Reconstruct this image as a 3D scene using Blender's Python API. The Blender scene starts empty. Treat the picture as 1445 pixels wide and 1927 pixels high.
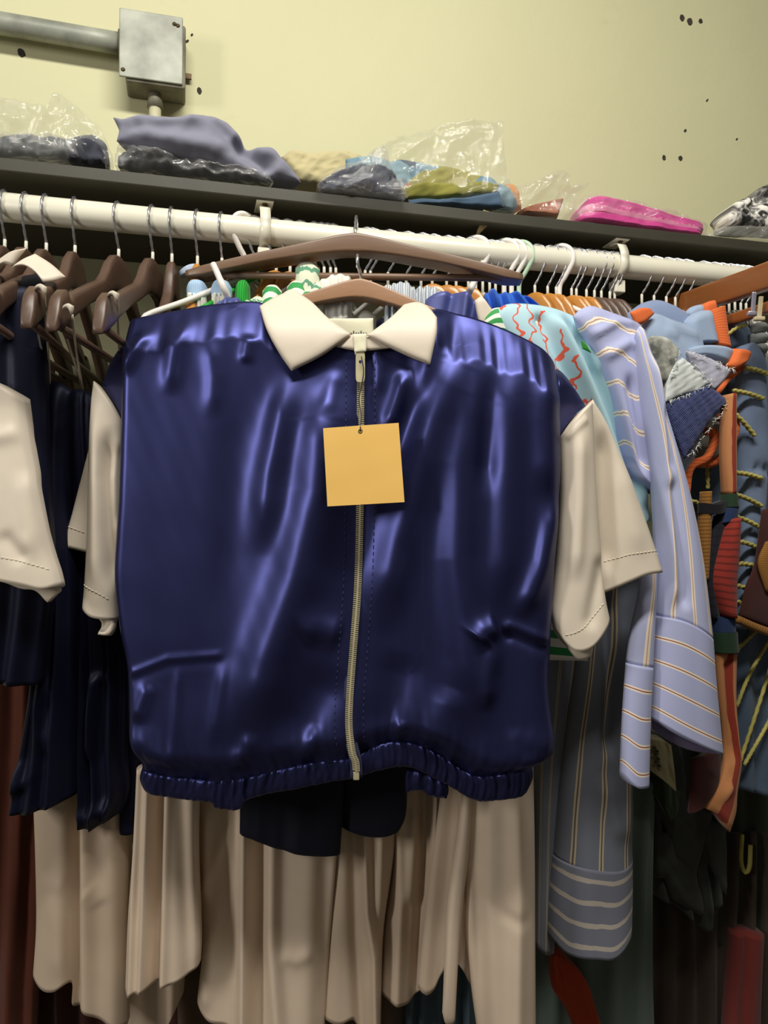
import bpy, bmesh, math, random
import numpy as np
from mathutils import Vector, Matrix

# ------------------------------------------------------------------ camera, light, exposure
FPX, IW, IH = 1450.0, 1445.0, 1927.0
CAMZ = 1.35
YAW, PITCH = math.radians(14.4), math.radians(1.46)
scene = bpy.context.scene
col = scene.collection
cam_d = bpy.data.cameras.new('camera')
cam_d.sensor_fit = 'VERTICAL'; cam_d.sensor_height = 24.0
cam_d.lens = 24.0 * FPX / IH
cam_d.clip_start = 0.02
cam = bpy.data.objects.new('camera', cam_d); col.objects.link(cam)
cam.location = (0, 0, CAMZ)
cam.rotation_euler = (math.pi / 2 + PITCH, 0, -YAW)
scene.camera = cam

world = bpy.data.worlds.new('world'); scene.world = world
world.use_nodes = True
world.node_tree.nodes['Background'].inputs[0].default_value = (1.0, 0.93, 0.78, 1)
world.node_tree.nodes['Background'].inputs[1].default_value = 0.10

def area(name, loc, target, sx, sy, power, color):
    l = bpy.data.lights.new(name, 'AREA'); l.shape = 'RECTANGLE'
    l.size, l.size_y, l.energy, l.color = sx, sy, power, color
    o = bpy.data.objects.new(name, l); col.objects.link(o)
    o.location = loc
    o.rotation_euler = (Vector(target) - Vector(loc)).to_track_quat('-Z', 'Y').to_euler()
    return o
area('ceiling_tube_light', (0.16, 0.10, CAMZ + 1.5), (0.15, 1.2, CAMZ - 0.1), 1.3, 0.16, 35.0, (1.0, 0.975, 0.90))
area('added_side_light', (-2.2, -0.3, CAMZ + 0.7), (0.1, 1.0, CAMZ - 0.15), 0.35, 0.8, 25.0, (1.0, 0.97, 0.92))  # added side light, placed to streak the flanks of the jacket folds

vs = scene.view_settings
vs.view_transform = 'Standard'; vs.look = 'None'; vs.exposure = 0.0; vs.gamma = 1.0
vs.use_curve_mapping = False

# ------------------------------------------------------------------ pixel rays and frames
_F = np.array([math.sin(YAW) * math.cos(PITCH), math.cos(YAW) * math.cos(PITCH), math.sin(PITCH)])
_R = np.array([math.cos(YAW), -math.sin(YAW), 0.0])
_U = np.cross(_R, _F)
_FH = np.array([math.sin(YAW), math.cos(YAW), 0.0])
_C = np.array([0.0, 0.0, CAMZ])
_Z = np.array([0.0, 0.0, 1.0])
def ray(x, y):
    x = np.asarray(x, float); y = np.asarray(y, float)
    return _F + ((x - IW / 2) / FPX)[..., None] * _R + (-(y - IH / 2) / FPX)[..., None] * _U
def onY(x, y, Y):
    d = ray(x, y); return _C + d * (Y / d[..., 1])[..., None]
def onZ(x, y, Z):
    d = ray(x, y); return _C + d * ((Z - CAMZ) / d[..., 2])[..., None]
def atd(x, y, dep):
    d = ray(x, y); return _C + d * dep
class Plane:
    """vertical garment plane at depth d (m) where column x crosses eye height; yaw>0: its far side recedes; lean>0: its foot comes forward"""
    def __init__(s, d, x=722, yaw=0, lean=0, y=1000):
        a, l = math.radians(yaw), math.radians(lean)
        fh = -math.sin(a) * _R + math.cos(a) * _FH
        s.S = math.cos(a) * _R + math.sin(a) * _FH
        s.T = math.cos(l) * _Z + math.sin(l) * fh
        s.N = np.cross(s.S, s.T)
        if np.dot(s.N, _FH) > 0: s.N = -s.N
        s.O = atd(x, y, d)
    def to(s, x, y):
        r = ray(x, y)
        t = np.dot(s.O - _C, s.N) / (r @ s.N)
        return _C + r * t[..., None]
    def shift(s, n):
        q = Plane.__new__(Plane); q.S, q.T, q.N = s.S, s.T, s.N; q.O = s.O + s.N * n
        return q
class Local:
    """direct plane: first coordinate along S, second DOWN along -T, both in millimetres"""
    def __init__(s, O, S, T, N): s.O, s.S, s.T, s.N = [np.array(v, float) for v in (O, S, T, N)]
    def to(s, x, y):
        return s.O + (np.asarray(x) / 1000.0)[..., None] * s.S - (np.asarray(y) / 1000.0)[..., None] * s.T

# ------------------------------------------------------------------ object helpers
OFF = {}
def tag(o, label=None, cat=None, group=None, kind=None):
    if label: o['label'] = label
    if cat: o['category'] = cat
    if group: o['group'] = group
    if kind: o['kind'] = kind
    return o
def thing(name, label, cat, loc, rotz=0, group=None):
    o = bpy.data.objects.new(name, None); col.objects.link(o)
    o.empty_display_size = 0.03
    o.location = [float(v) for v in loc]; o.rotation_euler = (0, 0, rotz)
    OFF[o.name] = np.array([float(v) for v in loc])
    return tag(o, label, cat, group)
def link(name, me, parent=None, mat=None):
    o = bpy.data.objects.new(name, me); col.objects.link(o)
    if mat is not None and not me.materials: me.materials.append(mat)
    if parent is not None: o.parent = parent
    return o
def mesh(name, V, Fc, mat, parent=None, smooth=True, uvs=None, local=False):
    V = np.asarray(V, float)
    if parent is not None and not local:
        V = V - OFF[parent.name]
    elif parent is None:
        c = np.array([V[:, 0].mean(), V[:, 1].mean(), V[:, 2].min()])
        V = V - c
    me = bpy.data.meshes.new(name)
    me.from_pydata(V.tolist(), [], Fc)
    if smooth: me.polygons.foreach_set('use_smooth', [True] * len(me.polygons))
    if uvs is not None:
        li = np.zeros(len(me.loops), int); me.loops.foreach_get('vertex_index', li)
        for nm, arr in uvs.items():
            lay = me.uv_layers.new(name=nm)
            lay.data.foreach_set('uv', np.asarray(arr)[li].ravel())
    me.update()
    o = link(name, me, parent, mat)
    if parent is None:
        o.location = c.tolist(); OFF[o.name] = c
    else:
        OFF[o.name] = OFF[parent.name] if not local else np.zeros(3)
    return o

# ------------------------------------------------------------------ cloth patch
def curve(pts, n, smooth=True):
    p = np.asarray(pts, float)
    if len(p) > 2 and smooth:
        q = np.vstack([2 * p[0] - p[1], p, 2 * p[-1] - p[-2]])
        out = []
        for i in range(1, len(q) - 2):
            t = np.linspace(0, 1, 12, endpoint=False)[:, None]
            a, b, c, d = q[i - 1], q[i], q[i + 1], q[i + 2]
            out.append(0.5 * (2 * b + (c - a) * t + (2 * a - 5 * b + 4 * c - d) * t ** 2 + (3 * b - a - 3 * c + d) * t ** 3))
        p = np.vstack(out + [p[-1:]])
    L = np.concatenate([[0], np.cumsum(np.linalg.norm(np.diff(p, axis=0), axis=1))])
    t = np.linspace(0, L[-1], n)
    return np.stack([np.interp(t, L, p[:, k]) for k in range(p.shape[1])], 1)
def polydist(x, y, pts):
    p = np.asarray(pts, float)
    best = np.full(x.shape, 1e9); along = np.zeros(x.shape); side = np.zeros(x.shape); acc = 0.0
    for i in range(len(p) - 1):
        a, b = p[i], p[i + 1]; e = b - a; l = math.hypot(*e) + 1e-9
        t = np.clip(((x - a[0]) * e[0] + (y - a[1]) * e[1]) / l ** 2, 0, 1)
        dx, dy = x - (a[0] + t * e[0]), y - (a[1] + t * e[1])
        d = np.hypot(dx, dy); m = d < best
        best = np.where(m, d, best); along = np.where(m, acc + t * l, along)
        side = np.where(m, np.sign(e[0] * dy - e[1] * dx), side)
        acc += l
    return best, along, acc, side
def sstep(a, b, x):
    t = np.clip((x - a) / (b - a), 0, 1); return t * t * (3 - 2 * t)
def wnoise(x, y, seed, n=7):
    r = np.random.RandomState(seed); o = np.zeros(np.shape(x))
    for k in range(n):
        f = 1.0 * 1.45 ** k; a = r.uniform(0, 2 * math.pi)
        o = o + np.sin((x * math.cos(a) + y * math.sin(a)) * f + r.uniform(0, 6.28)) / (1.25 ** k)
    return o / 3.0
def edgeprof(u, v, edges, w):
    p = np.ones(np.shape(u))
    for c, e in (('l', u), ('r', 1 - u), ('t', v), ('b', 1 - v)):
        if c in edges:
            q = np.clip(e / w, 0, 1); p = p * np.sqrt(np.clip(1 - (1 - q) ** 2, 0, 1))
    return p
def patch(name, mat, parent, fr, top, right, bottom, left, nu=24, nv=36, th=0.01, back=0.006, edges='lrtb', w=0.3,
          folds=(), gath=None, wr=None, dn=None, skin=0.0008, seed=1, label=None, smooth=True, cr=None, hard=False):
    """a cloth piece bounded by four drawn edges; th / back swell it to either side of its plane, folds and gathers are real relief"""
    T, B, L, R = curve(top, nu, smooth), curve(bottom, nu, smooth), curve(left, nv, smooth), curve(right, nv, smooth)
    u = np.linspace(0, 1, nu)[None, :, None]; v = np.linspace(0, 1, nv)[:, None, None]
    G = (1 - v) * T[None] + v * B[None] + (1 - u) * L[:, None] + u * R[:, None] \
        - ((1 - u) * (1 - v) * T[0] + u * (1 - v) * T[-1] + (1 - u) * v * B[0] + u * v * B[-1])
    X, Y = G[..., 0], G[..., 1]
    U = np.broadcast_to(u[..., 0], X.shape); V = np.broadcast_to(v[..., 0], X.shape)
    prof = edgeprof(U, V, edges, w)
    f = np.zeros(X.shape)
    for fd in folds:
        pts, amp, wd = fd[:3]; tp = fd[3] if len(fd) > 3 else 0.25; sk = fd[4] if len(fd) > 4 else 0.0
        d, al, tot, sd = polydist(X, Y, pts)
        wd2 = wd * (1 + sk * sd)
        e = np.exp(-(d / wd2) ** 2)
        k = sstep(0, tp, al / tot) * sstep(0, tp, 1 - al / tot) if tp > 0 else 1
        f = f + amp * e * k
    if gath:
        for g in (gath if isinstance(gath, list) else [gath]):
            amp, cnt, v0, v1 = g[:4]
            ph = wnoise(U * 3 + 1.7, V * 1.3, seed + 5) * 1.1
            am = 0.55 + 0.45 * wnoise(U * 9, V * 1.5, seed + 9)
            f = f + amp * (v0 + (v1 - v0) * V) * am * np.sin(U * cnt * 2 * math.pi + ph * 2.0)
    if wr:
        f = f + wr[0] * wnoise(X * wr[1], Y * wr[1] * (wr[2] if len(wr) > 2 else 1), seed)
    if cr:
        for q in range(3):
            k2 = cr[1] * 2.1 ** q
            f = f + cr[0] / 1.8 ** q * (0.5 - np.abs(wnoise(X * k2, Y * k2, seed + 40 + q, 4)) * 1.6)
    if dn is not None: f = f + dn(U, V, X, Y)
    P = fr.to(X, Y)
    front = P + (f + th * prof + skin)[..., None] * fr.N
    rear = P + (f - back * prof - skin)[..., None] * fr.N
    n = nu * nv
    VV = np.vstack([front.reshape(-1, 3), rear.reshape(-1, 3)])
    idx = np.arange(n).reshape(nv, nu)
    a, b, c, d = idx[:-1, :-1].ravel(), idx[:-1, 1:].ravel(), idx[1:, 1:].ravel(), idx[1:, :-1].ravel()
    Fc = np.stack([d, c, b, a], 1).tolist() + (np.stack([a, b, c, d], 1) + n).tolist()
    ring = list(idx[0, :]) + list(idx[1:, -1]) + list(idx[-1, -2::-1]) + list(idx[-2:0:-1, 0])
    uv = np.stack([U.ravel(), 1 - V.ravel()], 1); uv = np.vstack([uv, uv])
    st = np.stack([((P - fr.O) @ fr.S).ravel(), ((P - fr.O) @ fr.T).ravel()], 1); st = np.vstack([st, st])
    if hard:
        ri = np.array([int(q) for q in ring]); m_ = len(ri)
        VV = np.vstack([VV, VV[ri], VV[ri + n]]); uv = np.vstack([uv, uv[ri], uv[ri + n]]); st = np.vstack([st, st[ri], st[ri + n]])
        for i in range(m_):
            j = (i + 1) % m_; Fc.append([2 * n + i, 2 * n + j, 2 * n + m_ + j, 2 * n + m_ + i])
    else:
        for i in range(len(ring)):
            p, q = int(ring[i]), int(ring[(i + 1) % len(ring)])
            Fc.append([p, q, q + n, p + n])
    o = mesh(name, VV, Fc, mat, parent, True, {'UVMap': uv, 'metric': st})
    if label: o['label'] = label
    return o
def quad(name, mat, parent, fr, a, b, c, d, **k):
    """a, b, c, d: upper-left, upper-right, lower-right, lower-left"""
    return patch(name, mat, parent, fr, [a, b], [b, c], [d, c], [a, d], **k)

from mathutils.bvhtree import BVHTree
_BVH = {}
def snap(o, W, N, up=0.0005):
    """lay points onto the surface of a cloth part, seen along its plane normal"""
    me = o.data
    if o.name not in _BVH: _BVH[o.name] = BVHTree.FromPolygons([v.co[:] for v in me.vertices], [p.vertices[:] for p in me.polygons])
    b = _BVH[o.name]
    off = OFF[o.name]; N = np.asarray(N); out = []
    for w_ in np.atleast_2d(W):
        h = b.ray_cast(Vector(w_ - off + N * 0.15), Vector(-N), 0.3)[0]
        out.append((np.array(h) + off if h is not None else w_) + N * up)
    return np.array(out)

# ------------------------------------------------------------------ tubes, boxes, sweeps
def tube_geo(P, r, n=8, lobes=0, twist=0.0, depth=0.0, cap=True, flat=1.0):
    P = np.asarray(P, float); m = len(P)
    T = np.gradient(P, axis=0); T /= np.linalg.norm(T, axis=1)[:, None] + 1e-12
    ref = np.array([0, 0, 1.0]) if abs(T[0][2]) < 0.9 else np.array([0, 1.0, 0])
    A = np.cross(T[0], ref); A /= np.linalg.norm(A)
    rr = np.full(m, r) if np.isscalar(r) else np.asarray(r, float)
    V = []; al = 0.0
    for i in range(m):
        A = A - T[i] * np.dot(A, T[i]); A /= np.linalg.norm(A) + 1e-12
        B = np.cross(T[i], A)
        if i: al += np.linalg.norm(P[i] - P[i - 1])
        for k in range(n):
            t = 2 * math.pi * k / n
            q = rr[i] * (1 + (depth * math.cos(lobes * (t + al * twist)) if lobes else 0))
            V.append(P[i] + A * math.cos(t) * q + B * math.sin(t) * q * flat)
    Fc = [[i * n + k, i * n + (k + 1) % n, (i + 1) * n + (k + 1) % n, (i + 1) * n + k] for i in range(m - 1) for k in range(n)]
    if cap:
        Fc.append(list(range(n))[::-1]); Fc.append([(m - 1) * n + k for k in range(n)])
    return np.array(V), Fc
def tube(name, mat, parent, P, r, n=8, res=0, local=False, **k):
    P = np.asarray(P, float)
    if res: P = curve(P, res)
    V, Fc = tube_geo(P, r, n, **k)
    return mesh(name, V, Fc, mat, parent, True, None, local)
def box_geo(c, sx, sy, sz, ax=None, bev=0.0):
    ax = np.eye(3) if ax is None else np.array(ax, float)
    bm = bmesh.new(); bmesh.ops.create_cube(bm, size=1.0)
    for v in bm.verts: v.co = Vector((v.co.x * sx, v.co.y * sy, v.co.z * sz))
    if bev > 0: bmesh.ops.bevel(bm, geom=bm.edges[:], offset=bev, segments=2, affect='EDGES', profile=0.5)
    V = np.array([v.co[:] for v in bm.verts]) @ ax + np.asarray(c, float)
    bm.verts.index_update()
    Fc = [[v.index for v in f.verts] for f in bm.faces]; bm.free()
    return V, Fc
def box(name, mat, parent, c, sx, sy, sz, ax=None, bev=0.0, local=False):
    V, Fc = box_geo(c, sx, sy, sz, ax, bev)
    return mesh(name, V, Fc, mat, parent, False, None, local)
def sweep_geo(xs, zt, zb, wd, n=12, yo=None, sq=0.45):
    """bar along local x with given upper and lower contour and thickness, rounded section"""
    V = []; m = len(xs)
    for i in range(m):
        h, zc, w = (zt[i] - zb[i]) / 2, (zt[i] + zb[i]) / 2, wd[i] / 2
        for k in range(n):
            t = 2 * math.pi * (k + 0.5) / n; c, s = math.cos(t), math.sin(t)
            V.append((xs[i], (yo[i] if yo is not None else 0) + w * math.copysign(abs(c) ** sq, c), zc + h * math.copysign(abs(s) ** sq, s)))
    Fc = [[i * n + k, i * n + (k + 1) % n, (i + 1) * n + (k + 1) % n, (i + 1) * n + k] for i in range(m - 1) for k in range(n)]
    Fc += [list(range(n))[::-1], [(m - 1) * n + k for k in range(n)]]
    return np.array(V), Fc
def rawmesh(name, V, Fc, mat, smooth=True):
    me = bpy.data.meshes.new(name); me.from_pydata(np.asarray(V).tolist(), [], Fc)
    if smooth: me.polygons.foreach_set('use_smooth', [True] * len(me.polygons))
    me.materials.append(mat); me.update(); return me
def join(*geos):
    V = []; Fc = []; o = 0
    for v, f in geos:
        V.append(np.asarray(v)); Fc += [[i + o for i in q] for q in f]; o += len(v)
    return np.vstack(V), Fc

# ------------------------------------------------------------------ materials
def S(r, g, b):
    f = lambda c: (c / 255 / 12.92) if c / 255 <= 0.04045 else ((c / 255 + 0.055) / 1.055) ** 2.4
    return (f(r), f(g), f(b), 1.0)
class Nodes:
    def __init__(s, name):
        s.m = bpy.data.materials.new(name); s.m.use_nodes = True
        s.t = s.m.node_tree; s.p = s.t.nodes['Principled BSDF']
    def n(s, typ, **kw):
        nd = s.t.nodes.new(typ)
        for k, v in kw.items():
            if k in nd.inputs: nd.inputs[k].default_value = v
            else: setattr(nd, k, v)
        return nd
    def l(s, a, b): s.t.links.new(a, b)
    def math(s, op, a, b=None, c=None):
        nd = s.t.nodes.new('ShaderNodeMath'); nd.operation = op
        for i, q in enumerate((a, b, c)):
            if q is None: continue
            if hasattr(q, 'is_output'): s.l(q, nd.inputs[i])
            else: nd.inputs[i].default_value = q
        return nd.outputs[0]
    def mix(s, fac, a, b):
        nd = s.t.nodes.new('ShaderNodeMix'); nd.data_type = 'RGBA'
        for i, q in ((0, fac), (6, a), (7, b)):
            if hasattr(q, 'is_output'): s.l(q, nd.inputs[i])
            else: nd.inputs[i].default_value = q
        return nd.outputs[2]
    def obj(s): return s.n('ShaderNodeTexCoord').outputs['Object']
    def uv(s, nm='UVMap'): return s.n('ShaderNodeUVMap', uv_map=nm).outputs[0]
    def noise(s, vec, scale, detail=3.0, rough=0.5, dist=0.0):
        nd = s.n('ShaderNodeTexNoise', Scale=scale, Detail=detail, Roughness=rough, Distortion=dist)
        s.l(vec, nd.inputs['Vector']); return nd.outputs[0]
    def ramp(s, fac, stops, interp='LINEAR'):
        nd = s.t.nodes.new('ShaderNodeValToRGB'); nd.color_ramp.interpolation = interp
        e = nd.color_ramp.elements
        while len(e) < len(stops): e.new(0.5)
        for q, (p, c) in zip(e, stops): q.position = p; q.color = c
        s.l(fac, nd.inputs[0]); return nd.outputs[0]
    def bump(s, h, strength, dist=0.001):
        nd = s.n('ShaderNodeBump', Strength=strength, Distance=dist)
        s.l(h, nd.inputs['Height']); s.l(nd.outputs[0], s.p.inputs['Normal'])
    def setp(s, **kw):
        for k, v in kw.items(): s.p.inputs[k.replace('_', ' ')].default_value = v
    def base(s, c):
        if hasattr(c, 'is_output'): s.l(c, s.p.inputs['Base Color'])
        else: s.p.inputs['Base Color'].default_value = c
def plain(name, c, rough=0.6, metal=0.0, var=0.12, vscale=30, bump=0.0, bscale=400, spec=0.5, sheen=0.0, coat=0.0, dark=None):
    k = Nodes(name); v = k.obj()
    d = dark or tuple(q * (1 - 2.2 * var) for q in c[:3]) + (1,)
    k.base(k.mix(k.ramp(k.noise(v, vscale, 4), [(0.35, (0, 0, 0, 1)), (0.65, (1, 1, 1, 1))]), d, c) if var else c)
    k.setp(Roughness=rough, Metallic=metal, Specular_IOR_Level=spec, Sheen_Weight=sheen, Coat_Weight=coat)
    if bump: k.bump(k.noise(v, bscale, 2), bump, 0.0006)
    return k.m
def weave(name, c, rough=0.75, scale=900, strength=0.25, var=0.08, sheen=0.15, spec=0.25, vscale=40):
    """woven cloth: fine crossed threads as relief, faint uneven dye"""
    k = Nodes(name); m = k.uv('metric'); o = k.obj()
    sp = k.n('ShaderNodeSeparateXYZ'); k.l(m, sp.inputs[0])
    a = k.math('SINE', k.math('MULTIPLY', sp.outputs[0], scale * 6.28)); b = k.math('SINE', k.math('MULTIPLY', sp.outputs[1], scale * 6.28))
    d = tuple(q * (1 - 2 * var) for q in c[:3]) + (1,)
    k.base(k.mix(k.noise(o, vscale, 4), d, c))
    k.setp(Roughness=rough, Specular_IOR_Level=spec, Sheen_Weight=sheen)
    h = k.math('ADD', k.math('MULTIPLY', a, b), k.noise(o, 260, 3))
    k.bump(h, strength, 0.0004)
    return k.m
def satin(name, c, rough=0.36, metal=0.55, spec=0.5):
    k = Nodes(name); m = k.uv('metric'); o = k.obj()
    k.base(k.mix(k.noise(o, 25, 3), tuple(q * 0.85 for q in c[:3]) + (1,), c))
    k.setp(Roughness=rough, Metallic=metal, Specular_IOR_Level=spec, Anisotropic=0.3)
    k.bump(k.noise(o, 45, 2), 0.03, 0.002)
    return k.m
def striped(name, basec, bands, count, axis=0, uvname='UVMap', rough=0.6, wob=0.0, sheen=0.1, spec=0.3):
    """woven stripes repeating `count` times along one axis; bands = [(half width, colour)] widest first"""
    k = Nodes(name); m = k.uv(uvname); o = k.obj()
    sp = k.n('ShaderNodeSeparateXYZ'); k.l(m, sp.inputs[0])
    x = sp.outputs[axis]
    if wob: x = k.math('ADD', x, k.math('MULTIPLY', k.math('SUBTRACT', k.noise(m, 5, 2), 0.5), wob))
    f = k.math('ABSOLUTE', k.math('SUBTRACT', k.math('FRACT', k.math('MULTIPLY', x, count)), 0.5))
    c = k.mix(k.noise(o, 30, 3), tuple(q * 0.9 for q in basec[:3]) + (1,), basec)
    for hw, cc in bands: c = k.mix(k.math('LESS_THAN', f, hw), c, cc)
    k.base(c); k.setp(Roughness=rough, Specular_IOR_Level=spec, Sheen_Weight=sheen)
    k.bump(k.noise(o, 700, 2), 0.15, 0.0004)
    return k.m
def film(name, tint=(1, 1, 1, 1), white=0.06, gloss=0.04):
    """clear polythene: mostly see-through, a little milky, with sharp creases"""
    k = Nodes(name); t = k.t; o = k.obj()
    out = t.nodes['Material Output']
    tr = k.n('ShaderNodeBsdfTransparent'); tr.inputs[0].default_value = tint
    gl = k.n('ShaderNodeBsdfGlossy', Roughness=0.07); gl.inputs[0].default_value = (1, 1, 1, 1)
    df = k.n('ShaderNodeBsdfDiffuse'); df.inputs[0].default_value = (0.85, 0.84, 0.8, 1)
    bp = k.n('ShaderNodeBump', Strength=0.9, Distance=0.006)
    k.l(k.noise(o, 38, 4, 0.6, 1.5), bp.inputs['Height'])
    k.l(bp.outputs[0], gl.inputs['Normal'])
    m1 = k.n('ShaderNodeMixShader'); m1.inputs[0].default_value = white
    k.l(tr.outputs[0], m1.inputs[1]); k.l(df.outputs[0], m1.inputs[2])
    lw = k.n('ShaderNodeLayerWeight', Blend=0.35); k.l(bp.outputs[0], lw.inputs['Normal'])
    fac = k.math('MULTIPLY_ADD', lw.outputs['Facing'], 0.16, gloss)
    m2 = k.n('ShaderNodeMixShader'); k.l(fac, m2.inputs[0])
    k.l(m1.outputs[0], m2.inputs[1]); k.l(gl.outputs[0], m2.inputs[2]); k.l(m2.outputs[0], out.inputs[0])
    return k.m
# ================================================================== the room
WALL_Y, ROD_Y, ROD_Z, ROD_R = 1.49, 1.174, CAMZ + 0.457, 0.02
SHELF_Z, SHELF_T, SHELF_Y = CAMZ + 0.50, 0.018, 1.152

def wall_mat():
    k = Nodes('cream_wall_paint'); o = k.obj()
    big = k.noise(o, 1.6, 4); sm = k.noise(o, 14, 5, 0.6)
    c = k.mix(big, S(198, 194, 152), S(212, 208, 170))
    scuff = k.ramp(k.noise(o, 7, 6, 0.65, 0.8), [(0.66, (0, 0, 0, 1)), (0.8, (1, 1, 1, 1))])
    c = k.mix(k.math('MULTIPLY', scuff, 0.35), c, S(176, 165, 122))
    k.base(c); k.setp(Roughness=0.62, Specular_IOR_Level=0.3)
    k.bump(k.math('ADD', sm, k.noise(o, 3, 3)), 0.22, 0.006)
    return k.m
M_WALL = wall_mat()
M_HOLE = plain('plaster_hole_dark', S(62, 54, 46), 0.9)
M_FLOOR = plain('floor_concrete', S(96, 88, 78), 0.7, var=0.15, vscale=5)
M_SHELF = plain('dark_brown_laminate', S(60, 57, 45), 0.5, var=0.1, vscale=9)
M_ROD = plain('white_painted_tube', S(233, 228, 208), 0.28, var=0.05, vscale=6)
M_STEEL = plain('chromed_wire', S(206, 206, 210), 0.28, 0.9, var=0.05)
M_GALV = plain('galvanised_steel', S(168, 170, 156), 0.5, 0.12, var=0.2, vscale=16, bump=0.3, bscale=60)
M_GALVD = plain('dirty_galvanised_steel', S(132, 126, 106), 0.6, 0.15, var=0.25, vscale=20)
M_CREAMPIPE = plain('painted_conduit', S(206, 200, 168), 0.5, var=0.12, vscale=12)
M_SCREW = plain('rusty_screw', S(96, 78, 50), 0.5, 0.6, var=0.2)

w = box('wall_back', M_WALL, None, (0.6, WALL_Y + 0.05, 1.5), 7.0, 0.10, 3.2); tag(w, kind='structure')
wall = w
f = box('floor', M_FLOOR, None, (0.6, -0.2, -0.05), 7.0, 3.5, 0.10); tag(f, kind='structure')

def wall_hole(x, y, r, sq=1.0, rot=0):
    """chipped drill hole: shallow dark dish with a ragged rim"""
    c = onY(x, y, WALL_Y); R_ = r * 1.62 / FPX
    rnd = random.Random(int(x * 7 + y)); V = [(c[0], WALL_Y - 0.0002, c[2])]; Fc = []
    n = 14
    for ring, (k, dy) in enumerate(((0.55, 0.0006), (1.0, 0.0014), (1.15, 0.0))):
        for i in range(n):
            t = 2 * math.pi * i / n; q = R_ * k * rnd.uniform(0.85, 1.15)
            dx, dz = q * math.cos(t) * sq, q * math.sin(t)
            cr, sr = math.cos(rot), math.sin(rot)
            V.append((c[0] + dx * cr - dz * sr, WALL_Y - dy - 0.0002, c[2] + dx * sr + dz * cr))
    Fc += [[0, 1 + i, 1 + (i + 1) % n] for i in range(n)]
    for r_ in range(2):
        b0, b1 = 1 + r_ * n, 1 + (r_ + 1) * n
        Fc += [[b0 + i, b1 + i, b1 + (i + 1) % n, b0 + (i + 1) % n] for i in range(n)]
    return mesh('drill_hole', V, Fc, M_HOLE, wall)
for a in ((1283, 34, 6, 0.8), (1298, 41, 7, 0.8), (1318, 40, 4.5, .9), (1249, 297, 5, .7), (1280, 298, 4.5, .9), (1289, 246, 3.5, .6, -.7),
          (1330, 189, 3.5, .4, -.7), (1386, 262, 2.5, .6, -.7), (40, 100, 6.5, .7, .5), (375, 171, 5.5, .6), (352, 78, 3.5, .5, -.8), (361, 66, 2.5, .6, -.6)):
    wall_hole(*a)

# junction box with conduits on the wall
jc = onY(290, 108, WALL_Y - 0.035)
jb = thing('junction_box', 'square galvanised electrical junction box fixed to the cream wall', 'junction box', (jc[0], WALL_Y, jc[2] - 0.06))
yb = WALL_Y - 0.03
box('body', M_GALVD, jb, (jc[0] + 0.004, WALL_Y - 0.0285, jc[2] - 0.004), 0.104, 0.057, 0.118, bev=0.004)
cv = box('cover', M_GALV, jb, (jc[0] - 0.004, WALL_Y - 0.0595, jc[2] + 0.004), 0.110, 0.004, 0.124, bev=0.0016)
def screw(parent, x, z, y, r=0.004):
    t = np.linspace(0, 2 * math.pi, 13)[:-1]
    V = [(x + r * math.cos(a), y, z + r * math.sin(a)) for a in t] + [(x + 0.7 * r * math.cos(a), y - 0.002, z + 0.7 * r * math.sin(a)) for a in t]
    Fc = [[i, (i + 1) % 12, 12 + (i + 1) % 12, 12 + i] for i in range(12)] + [list(range(12, 24))]
    return mesh('screw', V, Fc, M_SCREW, parent)
for sx, sz in ((0.040, 0.047), (0.046, 0.045), (-0.048, -0.05)): screw(cv, jc[0] - 0.004 + sx, jc[2] + 0.004 + sz, WALL_Y - 0.0615)
tube('locknut', M_GALVD, jb, [(jc[0] - 0.062, WALL_Y - 0.032, jc[2] + 0.018), (jc[0] - 0.052, WALL_Y - 0.032, jc[2] + 0.018)], 0.024, 10)
tube('bottom_connector', M_GALVD, jb, [(jc[0] + 0.002, WALL_Y - 0.024, jc[2] - 0.060), (jc[0] + 0.002, WALL_Y - 0.024, jc[2] - 0.088)], [0.011, 0.015], 12)
box('nail', M_SCREW, jb, (jc[0] + 0.060, WALL_Y - 0.010, jc[2] - 0.012), 0.014, 0.004, 0.010)
cd = tube('conduit_pipe', M_GALV, None, [(jc[0] - 1.2, WALL_Y - 0.034, jc[2] + 0.030), (jc[0] - 0.5, WALL_Y - 0.033, jc[2] + 0.026), (jc[0] - 0.060, WALL_Y - 0.032, jc[2] + 0.018)], 0.0185, 18, res=24)
tag(cd, 'thick grey conduit running level into the side of the junction box', 'conduit')
cd = tube('conduit_pipe', M_CREAMPIPE, None, [(jc[0] + 0.002, WALL_Y - 0.024, jc[2] - 0.088), (jc[0] + 0.002, WALL_Y - 0.022, jc[2] - 0.2), (jc[0] + 0.002, WALL_Y - 0.022, SHELF_Z + SHELF_T + 0.001)], 0.0108, 14, res=12)
tag(cd, 'thin cream painted conduit dropping from the junction box behind the shelf', 'conduit')

# shelf
sh = thing('wall_shelf', 'long dark brown laminate shelf fixed above the clothes rod', 'shelf', (0.6, 1.32, SHELF_Z))
box('board', M_SHELF, sh, (0.75, (SHELF_Y + WALL_Y) / 2, SHELF_Z + SHELF_T / 2), 5.5, WALL_Y - SHELF_Y - 0.001, SHELF_T, bev=0.0012)
tp = onY(915, 418, SHELF_Y)
fr = Plane(1.262, x=912, y=418)
patch('torn_tape', plain('brown_tape', S(150, 128, 84), 0.6), sh, fr, [(909, 395), (922, 398)], [(922, 398), (917, 410), (925, 416), (914, 428), (901, 441)], [(896, 440), (901, 441)], [(909, 395), (906, 412), (899, 430), (896, 440)], nu=8, nv=18, th=0.003, back=0.001, wr=(0.002, 0.2))

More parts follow.
